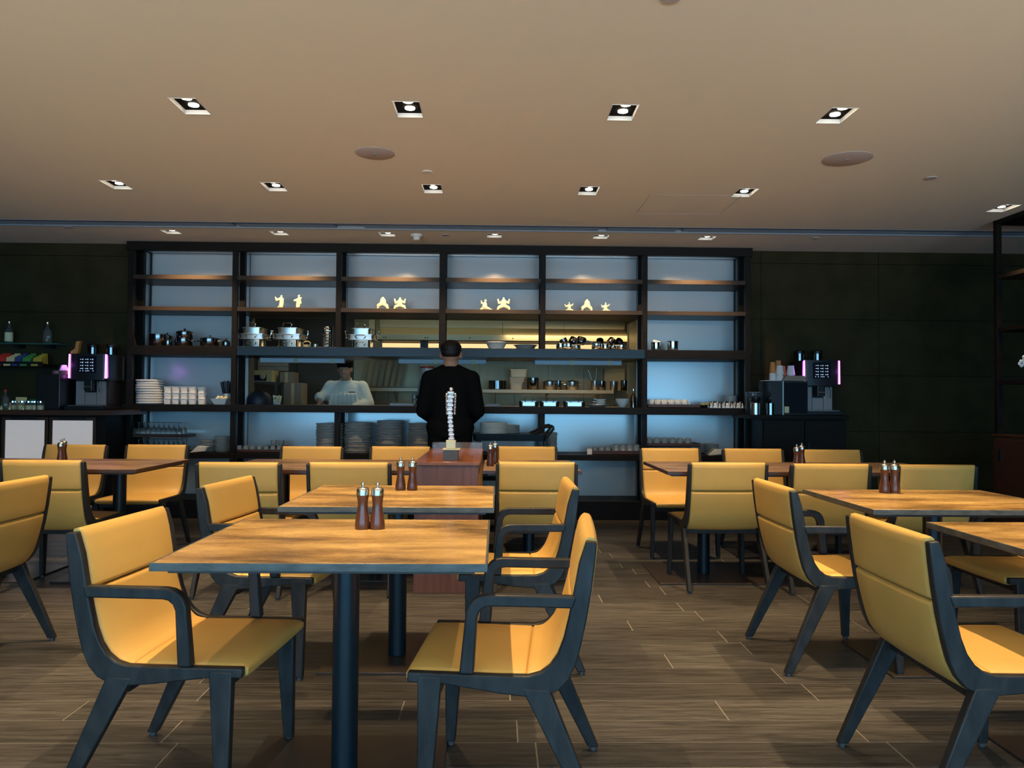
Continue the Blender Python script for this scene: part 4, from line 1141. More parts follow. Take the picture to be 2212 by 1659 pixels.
# --- figurines
def remesh_body(name, caps, mk, parent, voxel, smooth=3, extra=None):
    m_ = MB()
    for c in caps:
        if len(c) == 4: m_.capsule(c[0], c[1], c[2], c[3])
        elif len(c) == 3: m_.ball(c[0], c[1][0], 14, 10, rz=c[1][2], ry=c[1][1])
    if extra: extra(m_)
    o = m_.build(name, M[mk], parent, smooth=True)
    r_ = o.modifiers.new('remesh', 'REMESH'); r_.mode = 'VOXEL'; r_.voxel_size = voxel; r_.use_smooth_shade = True
    s_ = o.modifiers.new('smooth', 'SMOOTH'); s_.factor = .6; s_.iterations = smooth
    return o
def figurine(px, w_px, h_px, pose, label, hair=False):
    Y = 7.66; p = loc(px, Y, H2[1]); s = ln(h_px, Y)
    t = thing('figurine', label, 'figurine', p, 0, 'ivory tai chi figurines')
    caps = {
        'stand_left': [((.05, 0, .55), (.04, 0, .12), .10, .13), ((.04, 0, .12), (-.22, 0, .04), .10, .04), ((.06, 0, .6), (.05, 0, .74), .12, .10), ((.0, 0, .76), (-.30, -.02, .62), .07, .09), ((-.30, -.02, .62), (-.42, -.02, .84), .08, .04), ((.16, 0, .70), (.18, 0, .30), .07, .05), ((.06, 0, .93), (.095, .1, .10), .0)],
        'stand_right': [((.0, 0, .62), (-.03, 0, .1), .12, .13), ((-.03, 0, .1), (-.08, 0, .04), .14, .1), ((-.08, 0, .62), (-.30, -.05, .55), .10, .07), ((.04, 0, .74), (.22, 0, .76), .08, .04), ((.08, 0, .70), (.18, 0, .34), .08, .05), ((.02, 0, .93), (.095, .1, .10), .0)],
        'lunge': [((-.05, 0, .42), (-.02, 0, .66), .15, .14), ((-.1, -.02, .36), (-.34, -.02, .22), .13, .11), ((-.34, -.02, .22), (-.38, 0, .04), .10, .08), ((.02, .02, .36), (.28, .02, .22), .13, .11), ((.28, .02, .22), (.36, 0, .04), .10, .08), ((.12, 0, .66), (.16, -.06, .42), .08, .07), ((-.12, -.02, .6), (.02, -.12, .5), .08, .06), ((.0, 0, .86), (.09, .09, .10), .0)],
        'wide': [((0, 0, .36), (0, 0, .64), .15, .15), ((-.08, 0, .30), (-.36, 0, .18), .13, .10), ((-.36, 0, .18), (-.44, 0, .04), .10, .07), ((.08, 0, .30), (.36, 0, .18), .13, .10), ((.36, 0, .18), (.44, 0, .04), .10, .07), ((-.10, 0, .66), (-.36, -.03, .50), .08, .06), ((-.36, -.03, .5), (-.44, -.03, .80), .06, .05), ((.10, 0, .66), (.38, -.03, .52), .08, .06), ((.38, -.03, .52), (.42, -.03, .80), .06, .05), ((0, 0, .88), (.09, .09, .11), .0)],
        'low_left': [((-.05, 0, .30), (-.02, 0, .56), .18, .13), ((-.05, 0, .2), (-.36, 0, .06), .15, .08), ((.0, 0, .22), (.34, 0, .12), .14, .08), ((.34, 0, .12), (.56, 0, .04), .08, .04), ((-.1, 0, .56), (-.32, -.03, .60), .08, .06), ((-.32, -.03, .60), (-.34, -.03, .80), .06, .05), ((.02, 0, .84), (.12, .11, .13), .0)],
        'stretch': [((0, 0, .25), (0, 0, .60), .15, .13), ((-.05, 0, .16), (-.38, 0, .06), .12, .05), ((.05, 0, .18), (.40, 0, .10), .13, .07), ((.40, 0, .10), (.60, 0, .03), .07, .03), ((-.08, 0, .58), (-.32, -.02, .50), .09, .08), ((-.32, -.02, .50), (-.46, -.02, .74), .06, .03), ((.08, 0, .60), (.28, .02, .62), .08, .07), ((.28, .02, .62), (.46, .02, .84), .06, .03), ((.02, 0, .88), (.09, .09, .12), .0)],
    }[pose]
    sx = 1.0
    cc = []
    for c in caps:
        if len(c) == 4: cc.append((Vector(c[0]) * s, Vector(c[1]) * s, c[2] * s * 1.4, c[3] * s * 1.4))
        else: cc.append((Vector(c[0]) * s, [a * s for a in c[1]], 0))
    o = remesh_body('figure', cc, 'ivory', t, s * .028, 1)
    # rest the figure on the shelf
    zmin = min(v.co.z for v in o.data.vertices)
    for v in o.data.vertices: v.co.z -= zmin - 0.0005
    if hair:
        hd = caps[-1][0]; m_ = MB(); m_.ball((hd[0] * s, 0, (hd[2] + .07) * s - zmin), .07 * s, 12, 8, rz=.055 * s); m_.build('hair_knot', M['hair'], t)
    return t
figurine(606, 17, 27, 'stand_left', 'ivory figurine on the left reaching both arms leftwards')
figurine(645, 15, 27, 'stand_right', 'ivory robed figurine standing second from left')
figurine(827, 23, 28, 'lunge', 'ivory figurine with dark hair in a lunge, third from left', True)
figurine(864, 27, 26, 'wide', 'ivory figurine squatting wide with both fists raised, third bay')
figurine(1048, 28, 24, 'low_left', 'ivory figurine crouching low, left one of the fourth bay')
figurine(1088, 28, 28, 'wide', 'ivory figurine in a wide stance with raised arms, right one of the fourth bay')
figurine(1229, 26, 20, 'stretch', 'pale figurine with spread arms, left of the fifth-bay trio')
figurine(1268, 24, 27, 'lunge', 'pale dark-haired figurine in the middle of the fifth-bay trio', True)
figurine(1308, 30, 20, 'stretch', 'pale figurine stretching its arms, right of the fifth-bay trio')

# ================================================================== on the pass counter
zc = 1.106
def casserole(px, w_px, Y, label, bright):
    p = loc(px, Y, zc); w_ = ln(w_px, Y); r = w_ / 2
    t = thing('serving_dish', label, 'serving dish', p, 0, 'oval serving dishes with loop handles')
    m_ = MB(); m_.rbox(-r, r, -r * .7, r * .7, 0.0, .052, r * .3, 4, .006); m_.rbox(-r * 1.02, r * 1.02, -r * .72, r * .72, .052, .057, r * .3, 4); m_.build('dish', M['darkchrome'], t, smooth=True, sharp=40)
    m_ = MB(); m_.box(-r * .62, r * .62, -r * .7 - .003, -r * .7 + .004, .008, .048); m_.build('reflection_patch', M['steel'], t, bevel=.001)  # bright front patch built to carry the window's reflection
    m_ = MB(); w2 = r * .42
    m_.tube([(-w2 * .8, -r * .7 - .005, .044), (-w2, -r * .7 - .016, .07), (-w2 * .95, -r * .7 - .018, .098), (-w2 * .6, -r * .7 - .018, .104), (w2 * .6, -r * .7 - .018, .104), (w2 * .95, -r * .7 - .018, .098), (w2, -r * .7 - .016, .07), (w2 * .8, -r * .7 - .005, .044)], .0035, 7); m_.build('loop_handle', M['chrome'], t)
casserole(1141.5, 42, 7.78, 'left one of three dark serving dishes on the pass counter', 0)
casserole(1186.5, 42, 7.78, 'middle one of three dark serving dishes on the pass counter', 0)
casserole(1239.5, 48, 7.78, 'right and largest of three serving dishes on the pass counter', 1)
# platter with stacked bowls
p = loc(1290, 7.80, zc)
t = thing('oval_platter', 'blue-grey oval platter at the right of the serving dishes', 'platter', p)
m_ = MB(); m_.lathe([(0, 0), (.07, 0), (.12, .026), (.116, .030), (.066, .006), (0, .006)], 32, (0, 0, 0), 1, .8); m_.build('platter', M['greychina'], t)
for i in range(3):
    p2 = loc(1297, 7.82, zc + .008 + i * .026)
    t = thing('sauce_dish', ['lowest', 'middle', 'topmost'][i] + ' pale dish of the small pile on the blue-grey platter', 'dish', p2, .2 * i, 'pile of pale dishes')
    m_ = MB(); m_.lathe([(0, 0), (.04, 0), (.062, .022), (.06, .024), (.036, .005), (0, .005)], 24, (0, 0, 0), 1.0, .8); m_.build('dish', M['porcelain'], t)
    m_ = MB(); m_.tube([(-.058, 0, .02), (-.08, 0, .024)], [.008, .004], 7); m_.build('spout', M['porcelain'], t)
for i in range(3):
    p2 = loc(1344, 7.80, zc + i * .011)
    t = thing('rice_bowl', ['bottom', 'middle', 'top'][i] + ' grey-white bowl of the stack at the right end of the pass', 'bowl', p2, 0, 'stack of grey-white bowls')
    m_ = MB(); m_.lathe([(0, 0.0), (.028, 0.0), (.05, .03), (.070, .066), (.066, .067), (.046, .032), (.024, .007), (0, .006)], 28); m_.build('bowl', M['porcelain'], t)
# low grey trays on the counter
for pa, pb, lab in ((842, 896, 'thin grey steel pan on the pass left of the standing man'), (1049, 1080, 'thin grey steel pan on the pass right of the standing man')):
    x0_, x1_ = PX(pa, 7.8, zc), PX(pb, 7.8, zc)
    t = thing('sheet_pan', lab, 'pan', ((x0_ + x1_) / 2, 7.85, zc)); w_ = (x1_ - x0_) / 2
    m_ = MB(); m_.rbox(-w_, w_, -.1, .1, 0.0, .024, .01, 3, .004); m_.build('pan', M['tube'], t)
# chain / hanging ornament at the jamb
p = loc(1368, 7.9, zc)
t = thing('oil_bottle', 'slim dark bottle in the right corner of the pass', 'bottle', p)
m_ = MB(); m_.lathe([(0, 0), (.035, 0), (.035, .10), (.012, .14), (.012, .17), (0, .17)], 16); m_.build('bottle', M['darkchrome'], t)
m_ = MB(); m_.lathe([(0, .17), (.014, .17), (.014, .19), (0, .19)], 12); m_.build('cap', M['chrome'], t)
p = loc(560, 8.0, zc)
t = thing('domed_cover', 'dark navy domed cover at the left of the pass', 'dish cover', p)
m_ = MB(); m_.lathe([(0, 0), (.125, 0), (.125, .04), (.118, .085), (.09, .12), (.05, .138), (0, .142)], 32); m_.build('dome', mat('navy_dome', (.01, .02, .035), .5), t)
m_ = MB(); m_.lathe([(0, .142), (.008, .142), (.012, .155), (0, .16)], 12); m_.build('knob', M['black'], t)
p = loc(598, 8.05, zc)
t = thing('herb_pot', 'pot of pale greens beside the navy domed cover', 'pot', p)
m_ = MB(); m_.lathe([(0, 0), (.035, 0), (.04, .03), (.036, .03), (.03, .005), (0, .005)], 16); m_.build('pot', M['tube'], t)
m_ = MB()
for i in range(22): m_.ball((random.uniform(-.035, .03), random.uniform(-.03, .03), .045 + random.uniform(-.01, .045)), random.uniform(.008, .015), 7, 5)
q_ = m_.build('greens', M['food'], t); q_['kind'] = 'stuff'

# ================================================================== the kitchen behind
KX0, KX1, KY1 = -3.3, 3.1, 10.7
mb = MB(); mb.box(KX0, KX1, KY1, KY1 + .1, 0, 2.8); kw = struct(mb.build('wall_kitchen', M['kdark']))
mb = MB(); mb.box(KX0 - .1, KX0, 8.36, KY1, 0, 2.8); mb.box(KX1, KX1 + .1, 8.51, KY1, 0, 2.8); struct(mb.build('wall_kitchen_side', M['kdark']))
mb = MB(); mb.box(KX0, KX1, 8.3, KY1, 2.66, 2.76); struct(mb.build('ceiling_kitchen', M['white']))
mb = MB(); mb.box(KX0, KX1, 8.0, KY1, -.05, -.003); struct(mb.build('floor_kitchen', M['kdark']))
# steel wall cladding sheets
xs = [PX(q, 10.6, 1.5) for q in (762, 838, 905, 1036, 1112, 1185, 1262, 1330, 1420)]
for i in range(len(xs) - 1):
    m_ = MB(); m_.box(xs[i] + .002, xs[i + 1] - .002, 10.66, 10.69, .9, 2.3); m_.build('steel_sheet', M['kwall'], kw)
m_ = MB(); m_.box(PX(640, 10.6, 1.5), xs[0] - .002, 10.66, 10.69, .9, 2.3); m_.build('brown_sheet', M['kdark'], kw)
# white wall tiles top left
tx0, tx1 = PX(548, 10.6, 1.8), PX(621, 10.6, 1.8)
tz = [PZ(580, 801, 10.6), PZ(580, 791, 10.6), PZ(580, 760, 10.6)]
for k, (a, b) in enumerate(((tx0, tx0 + .19), (tx0 + .19, tx0 + .36), (tx0 + .36, tx1))):
    m_ = MB(); m_.box(a + .002, b - .002, 10.655, 10.69, tz[1] + .002, tz[2]); m_.build('tile', M['whitetile'], kw)
for k, (a, b) in enumerate(((tx0, tx0 + .27), (tx0 + .27, tx1))):
    m_ = MB(); m_.box(a + .002, b - .002, 10.655, 10.69, tz[0], tz[1] - .002); m_.build('tile', M['whitetile'], kw)
# shelf and counter along the back wall
def kshelf(pa, pb, py, Y, d, th, label, mk='warmlitsteel'):
    x0_, x1_ = PX(pa, Y, 1.3), PX(pb, Y, 1.3); z_ = PZ((pa + pb) / 2, py, Y)
    t = thing('wall_shelf', label, 'shelf', ((x0_ + x1_) / 2, Y, z_)); w_ = (x1_ - x0_) / 2
    m_ = MB(); m_.box(-w_, w_, 0, d, -th, 0); m_.build('board', M[mk], t, bevel=.002)
    for xx in (-w_ * .8, 0, w_ * .8):
        m_ = MB(); m_.prism([(d - .01, -th), (d - .01, -th - .15), (.08, -th)], xx - .006, xx + .006, 'x'); m_.build('bracket', M[mk], t)
    return z_, Y
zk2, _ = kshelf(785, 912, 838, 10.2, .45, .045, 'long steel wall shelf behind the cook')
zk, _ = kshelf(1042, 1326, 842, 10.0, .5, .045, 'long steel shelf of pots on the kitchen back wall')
# hood
hx0, hx1 = PX(813, 9.5, 2.0), PX(1357, 9.5, 2.0)
t = thing('extractor_hood', 'long pale steel extractor hood over the kitchen line', 'hood', ((hx0 + hx1) / 2, 9.5, 0)); w_ = (hx1 - hx0) / 2
zb = PZ(1100, 736, 9.5); zm = PZ(1100, 724, 9.5); zs = PZ(1100, 710, 9.75)
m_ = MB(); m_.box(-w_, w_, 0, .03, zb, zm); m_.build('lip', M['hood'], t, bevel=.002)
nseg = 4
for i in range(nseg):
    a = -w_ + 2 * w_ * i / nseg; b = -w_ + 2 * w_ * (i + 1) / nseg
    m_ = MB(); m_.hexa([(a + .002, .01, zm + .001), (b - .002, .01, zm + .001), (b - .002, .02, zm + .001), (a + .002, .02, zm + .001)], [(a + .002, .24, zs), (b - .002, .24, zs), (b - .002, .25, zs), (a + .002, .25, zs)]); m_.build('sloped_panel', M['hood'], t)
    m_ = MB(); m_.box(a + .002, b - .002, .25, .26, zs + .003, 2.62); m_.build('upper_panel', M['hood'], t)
m_ = MB(); m_.box(-w_ + .03, w_ - .03, .30, .36, zb - .07, zb - .02); tag(m_.build('light_strip', M['hoodglow'], t), 'glowing warm strip under the hood')  # bright band under the hood, drawn as an emissive bar
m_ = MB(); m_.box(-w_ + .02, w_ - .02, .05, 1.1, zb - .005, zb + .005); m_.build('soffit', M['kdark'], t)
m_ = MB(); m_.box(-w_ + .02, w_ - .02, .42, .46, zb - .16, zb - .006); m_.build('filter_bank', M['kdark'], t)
for q in (828, 833, 918, 924, 1015, 1108):
    m_ = MB(); m_.ball((PX(q, 9.5, 1.95) - (hx0 + hx1) / 2, -.002, zb + .03), .008, 8, 5); m_.build('screw', M['black'], t)
m_ = MB(); m_.box(PX(904, 9.5, 1.9) - (hx0 + hx1) / 2, PX(921, 9.5, 1.9) - (hx0 + hx1) / 2, .22, .29, zb - .14, zb - .008); m_.build('heat_lamp', M['black'], t)
x0_ = PX(797, 9.6, 2.0)
m_ = MB(); m_.box(x0_, x0_ + .07, 9.6, 9.7, zb - .01, 2.655); tag(m_.build('duct_column', M['hood'], None), 'pale vertical duct left of the extractor hood', 'duct')
# cooking line block below (mostly hidden) and rear counter
m_ = MB(); m_.box(KX0 + .01, KX1 - .01, 9.95, 10.64, 0, .92); o = m_.build('cooking_counter', M['steel'], None, bevel=.004); tag(o, 'steel cooking counter along the kitchen back wall behind the cook', 'counter')
# left equipment: microwave on a rack, boxes
rx0, rx1 = PX(546, 9.9, 1.2), PX(613, 9.9, 1.2)
zr = PZ(575, 826, 9.9)
t = thing('equipment_rack', 'steel rack carrying the cream microwave at the left of the kitchen', 'rack', ((rx0 + rx1) / 2, 9.60, 0)); w_ = (rx1 - rx0) / 2
m_ = MB(); m_.box(-w_, w_, 0, .34, zr - .03, zr); m_.build('top_shelf', M['steel'], t)
m_ = MB(); m_.box(-w_, w_, 0, .34, .94, .97); m_.build('lower_shelf', M['steel'], t)
for xx in (-w_, w_ - .03):
    for yy in (0, .31):
        m_ = MB(); m_.box(xx, xx + .03, yy, yy + .03, 0, zr - .03); m_.build('leg', M['steel'], t)
        
p = ((rx0 + PX(603, 9.9, 1.5)) / 2, 9.62, zr)
t = thing('microwave', 'cream microwave oven with a dark window and round dial on the kitchen rack', 'microwave', p)
w_ = (PX(603, 9.7, 1.5) - PX(548, 9.7, 1.5)) / 2; mh = PZ(575, 800, 9.65) - zr
m_ = MB(); m_.box(-w_, w_, 0, .30, .001, mh); m_.build('casing', M['microwave'], t, bevel=.004)
m_ = MB(); m_.box(-w_ + .01, -w_ + .055, -.006, 0, .02, mh - .045); m_.build('left_window', mat('dark_red_glass', (.05, .005, .01), .2), t)
m_ = MB(); m_.box(-w_ + .09, w_ - .07, -.006, 0, .015, mh - .06); m_.build('door_window', mat('dark_blue_glass', (.01, .015, .05), .2), t)
m_ = MB(); m_.lathe([(0, 0), (.034, 0), (.030, .014), (0, .018)], 20); d_ = m_.build('dial', M['gold'], t); d_.rotation_euler = (R(90), 0, 0); d_.location = (w_ - .115, -.006, .065)
for (pa, pb, ya, yb, Y, lab) in ((604, 633, 803, 826.5, 9.75, 'brown carton beside the microwave'), (613, 652, 826.5, 880, 9.5, 'tall brown-grey carton below the smaller one in the kitchen')):
    x0_, x1_ = PX(pa, Y, 1.4), PX(pb, Y, 1.4)
    z0_, z1_ = (PZ(pa, yb, Y) if ya < 810 else 0.925), PZ(pa, ya, Y)
    if ya > 810: z0_ = 0.0
    t = thing('carton', lab, 'box', ((x0_ + x1_) / 2, Y, z0_)); w_ = (x1_ - x0_) / 2
    m_ = MB(); m_.box(-w_, w_, 0, .28, 0, z1_ - z0_ - .002); m_.build('box', M['cardboard'], t, bevel=.003)
    m_ = MB(); m_.box(-.02, .02, -.002, 0, 0, z1_ - z0_ - .004); m_.build('tape', M['microwave'], t)
# slanted reflections in the steel wall behind the cook, built as thin strips
hz0, hz1 = PZ(830, 838, 10.45), PZ(830, 775, 10.45)
for i in range(7):
    xa_ = PX(778 + i * 13, 10.45, 1.6)
    m_ = MB(); m_.hexa([(xa_ + .0, 10.42, hz0 + .02), (xa_ + .05, 10.44, hz0 + .02), (xa_ + .05, 10.455, hz0 + .02), (xa_, 10.435, hz0 + .02)], [(xa_ + .07, 10.42, hz1), (xa_ + .12, 10.44, hz1), (xa_ + .12, 10.455, hz1), (xa_ + .07, 10.435, hz1)])
    tag(m_.build('slanted_reflection', M['kwall'], None), ['first', 'second', 'third', 'fourth', 'fifth', 'sixth', 'seventh'][i] + ' slanted reflection strip from the left in the row behind the cook', 'pan', 'slanted reflection strips')
# knife / tool rack left of the waiter
p = loc(907, 9.0, PZ(907, 874, 9.0))
t = thing('bottle_rack', 'black rack of white-labelled bottles left of the standing man', 'rack', (p.x, 9.0, zc))
t.location = (PX(907, 8.6, zc), 8.6, zc)
for zz in (0.0, .06, .12):
    m_ = MB(); m_.box(-.085, .085, -.04, .04, zz, zz + .012); m_.build('shelf', M['black'], t)
for r_ in (0, 1):
    for i in range(5):
        m_ = MB(); m_.lathe([(0, .012), (.010, .012), (.010, .05), (.004, .057), (0, .057)], 10, (-.064 + i * .032, -.01, r_ * .06)); b_ = m_.build('bottle', M['porcelain'] if i % 2 == 0 else M['black'], t)
for xx in (-.085, .079):
    m_ = MB(); m_.box(xx, xx + .006, -.04, .04, .012, .12); m_.build('rack_end', M['black'], t)
m_ = MB(); m_.prism([(-.03, .132), (.06, .132), (.05, .26), (.02, .30), (-.01, .28)], -.02, .02); m_.build('tool_bundle', M['column'], t)
p = loc(922, 10.45, 1.55)
t = thing('lidded_tub', 'tub with a red lid high behind the left shoulder of the standing man', 'tub', (PX(922, 10.3, 1.6), 10.35, zk2))
th_ = PZ(922, 792, 10.3) - zk2
m_ = MB(); m_.lathe([(0, 0), (.075, 0), (.085, th_ - .02), (0, th_ - .02)], 20); m_.build('tub', M['porcelain'], t)
m_ = MB(); m_.lathe([(0, th_ - .02), (.09, th_ - .02), (.09, th_), (0, th_)], 20); m_.build('lid', M['red'], t)

# pots on the kitchen shelf
def kpot(px, w_px, h_px, label, mk='steel', **kw):
    Y = 10.18; r = ln(w_px, Y) / 2
    return pot('stockpot', label, loc(px, Y, zk + .0005), r, ln(h_px, Y) - (.03 if kw.get('lid', True) else 0.004), mk, **kw)
kpot(1074, 38, 19, 'flat dark cooking pot at the left of the kitchen shelf', 'darkchrome', lid=False, loops=False)
kpot(1151, 25, 26, 'upright dark pan right of the steel containers on the kitchen shelf', 'darkchrome', lid=False, loops=False)
kpot(1187, 27, 22, 'lidded steel saucepan in the middle of the kitchen shelf', 'steel', lid=True, loops=False, long_handle=True)
kpot(1206, 14, 20, 'narrow brown pan between the saucepan and the big lidded pot', 'darkchrome', lid=False, loops=False)
kpot(1236, 28, 22, 'large shiny lidded pot on the kitchen shelf', 'steel', lid=True, loops=True)
kpot(1285, 16, 21, 'tall steel utensil pot with ladles on the kitchen shelf', 'steel', lid=False, loops=False)
kpot(1300, 18, 20, 'dark round pan right of the utensil pot', 'darkchrome', lid=False, loops=False)
kpot(1326, 17, 20, 'small steel pot near the right jamb on the kitchen shelf', 'steel', lid=False, loops=False)
kpot(1349, 17, 22, 'black pan against the right jamb in the kitchen', 'darkchrome', lid=False, loops=False)
p = loc(1276, 10.10, zk)
for k, (a, b, l) in enumerate(((-.09, .24, 'long ladle leaning left out of the utensil pot'), (.02, .26, 'upright slotted spoon in the utensil pot'))):
    t = thing('ladle', l, 'utensil', (PX(1285, 10.18, zk), 10.18, zk + .02), 0)
    m_ = MB(); m_.tube([(0, 0, 0), (a, -.02, b)], .006, 7); m_.build('handle', M['steel'], t)
    m_ = MB(); m_.ball((a, -.02, b), .016, 10, 6, rz=.02); m_.build('bowl_end', M['steel'], t)
# gastronorm containers
for i, (pa, pb, ya, yb, l) in enumerate(((1101, 1129, 826, 841.8, 'lowest deep steel food container on the kitchen shelf'), (1099, 1134, 815, 825.5, 'middle steel food container of the stack'), (1101, 1139, 797, 814, 'topmost rounded steel food container of the stack'))):
    x0_, x1_ = PX(pa, 10.1, 1.4), PX(pb, 10.1, 1.4); z0_, z1_ = PZ(1115, yb, 10.05) , PZ(1115, ya, 10.05)
    if i == 0: z0_ = zk + .0005
    t = thing('food_container', l, 'container', ((x0_ + x1_) / 2, 10.2, z0_), 0, 'steel food containers'); w_ = (x1_ - x0_) / 2
    m_ = MB(); m_.rbox(-w_, w_, -.1, .1, 0, z1_ - z0_ - .012, .02, 3, .008); m_.build('body', M['warmlitsteel'], t, smooth=True, sharp=40)
    m_ = MB(); m_.rbox(-w_ - .008, w_ + .008, -.108, .108, z1_ - z0_ - .0115, z1_ - z0_ - .001, .02, 3); m_.build('rim', M['warmlitsteel'], t, smooth=True, sharp=40)
# warm cabinet panel top right of the kitchen
x0_, x1_ = PX(1316, 10.0, 1.5), PX(1362, 10.0, 1.5)
t = thing('wall_cabinet', 'pale warm-lit steel cabinet at the right end of the kitchen', 'cabinet', ((x0_ + x1_) / 2, 10.45, 0)); w_ = (x1_ - x0_) / 2
m_ = MB(); m_.box(-w_, w_, 0, .18, zk + .001, PZ(1340, 796, 10.45)); m_.build('body', M['microwave'], t, bevel=.004)
m_ = MB(); m_.box(-w_ + .01, w_ - .01, -.006, 0, zk + .01, PZ(1340, 798, 10.45)); m_.build('door', M['microwave'], t)

# ================================================================== people
def finger_chain(m_, base, d, up, L, r, curl):
    # three phalanges bending towards -up
    p = Vector(base); d = Vector(d).normalized(); up = Vector(up).normalized()
    ax = d.cross(up).normalized()
    for k, f in enumerate((.45, .32, .23)):
        d = (Matrix.Rotation(-curl, 3, ax) @ d)
        q = p + d * L * f
        m_.capsule(p, q, r * (1 - .08 * k), r * (1 - .08 * (k + 1)), 7)
        p = q
def hand(m_, wrist, d, up, side, s=1.0, curl=.35):
    # d: direction of fingers, up: back of the hand, side: towards the thumb
    wrist = Vector(wrist); d = Vector(d).normalized(); up = Vector(up).normalized(); side = Vector(side).normalized()
    for k in range(4):
        o_ = (k - 1.5) * .019 * s
        m_.capsule(wrist + d * .012 * s + side * o_ * .6, wrist + d * .085 * s + side * -o_, .013 * s, .0115 * s, 8)
    for k, L in enumerate((.068, .078, .073, .056)):
        finger_chain(m_, wrist + d * .085 * s + side * (.0285 - .019 * k) * s, d + side * (.12 - .08 * k), up, L * s, .0085 * s, curl)
    b = wrist + d * .03 * s + side * .026 * s
    finger_chain(m_, b, d * .7 + side * .8, up, .075 * s, .010 * s, curl * .6)

# --- standing man in a black suit, back to us
wx_ = PX(973, 6.72, 1.2)
man = thing('person', 'person in a black suit seen from behind, standing at the shelving with arms forward', 'person', (wx_, 6.72, 0))
def man_body(m_):
    # legs
    for s_ in (-1, 1):
        m_.capsule((s_ * .095, 0, .90), (s_ * .11, .01, .50), .092, .062); m_.capsule((s_ * .11, .01, .50), (s_ * .12, .0, .10), .060, .042)
        m_.capsule((s_ * .12, -.02, .052), (s_ * .125, .15, .042), .042, .036)
    m_.capsule((-.07, 0, .95), (.07, 0, .95), .100, .100); m_.capsule((0, 0, .95), (0, 0, 1.20), .10, .10)
    m_.capsule((-.08, 0, 1.27), (.08, 0, 1.27), .085, .085); m_.capsule((-.14, 0, 1.37), (.14, 0, 1.37), .055, .055)
    m_.capsule((0, 0, 1.38), (0.0, .012, 1.50), .070, .066)
    # head: cranium, face, jaw, ears
    m_.ball((0, .01, 1.580), .084, 16, 12, rz=.098, ry=.098); m_.ball((0, .05, 1.540), .070, 14, 10, rz=.078, ry=.060)
    m_.ball((0, .118, 1.545), .014, 8, 6, rz=.022); m_.capsule((-.02, .105, 1.510), (.02, .105, 1.510), .009, .009, 6)
    for s_ in (-1, 1):
        m_.ball((s_ * .089, .012, 1.560), .013, 8, 8, rz=.032, ry=.019)
    for s_ in (-1, 1):
        sh = Vector((s_ * .195, 0, 1.36)); el = Vector((s_ * .235, .03, 1.07)); wr = Vector((s_ * .16, .25, .985))
        m_.capsule(sh, el, .052, .042); m_.capsule(el, wr, .040, .027)
        hand(m_, wr, (-s_ * .35, .9, -.05), (0, .1, 1), (-s_, .1, .1), 1.0, .5)
o = remesh_body('body', [], 'skin', man, .0075, 4, man_body)
def man_jacket(m_):
    # tapered trunk of the jacket made of stacked elliptical slabs
    prof = [(.86, .185, .130), (.95, .182, .132), (1.05, .172, .125), (1.15, .172, .125), (1.25, .190, .130), (1.33, .200, .122), (1.40, .150, .095), (1.445, .085, .075)]
    for i in range(len(prof) - 1):
        z0, a0, b0 = prof[i]; z1, a1, b1 = prof[i + 1]
        for k in range(6):
            f = k / 6; z = z0 + (z1 - z0) * f; a = a0 + (a1 - a0) * f; b = b0 + (b1 - b0) * f
            m_.ball((0, 0, z), a, 20, 8, rz=.045 if z < 1.38 else .03, ry=b)
    for s_ in (-1, 1):
        sh = (s_ * .185, 0, 1.355); el = (s_ * .243, .02, 1.07); wr = (s_ * .180, .20, .995)
        m_.capsule(sh, el, .074, .062); m_.capsule(el, wr, .060, .047)
        m_.capsule((s_ * .06, 0, 1.425), sh, .055, .066)
o = remesh_body('suit_jacket', [], 'suit', man, .010, 4, man_jacket)
def man_trs(m_):
    m_.capsule((-.08, 0, .93), (.08, 0, .93), .135, .135)
    for s_ in (-1, 1):
        m_.capsule((s_ * .095, 0, .90), (s_ * .11, .01, .50), .105, .080); m_.capsule((s_ * .11, .01, .50), (s_ * .12, .0, .12), .079, .068)
remesh_body('trousers', [], 'suit', man, .012, 3, man_trs)
def man_shoes(m_):
    for s_ in (-1, 1): m_.capsule((s_ * .12, -.03, .055), (s_ * .125, .17, .045), .053, .043)
o = remesh_body('shoes', [], 'black', man, .008, 2, man_shoes)
def man_hair(m_):
    m_.ball((0, .0, 1.618), .096, 18, 12, rz=.076, ry=.106); m_.ball((0, -.025, 1.585), .086, 16, 10, rz=.062, ry=.078); m_.ball((0, .01, 1.655), .078, 14, 8, rz=.040, ry=.085)
remesh_body('hair', [], 'hair', man, .006, 2, man_hair)
m_ = MB(); m_.lathe([(.072, 1.42), (.076, 1.458), (.070, 1.460), (.066, 1.42)], 24, (0, .006, 0)); m_.build('shirt_collar', M['suit'], man)

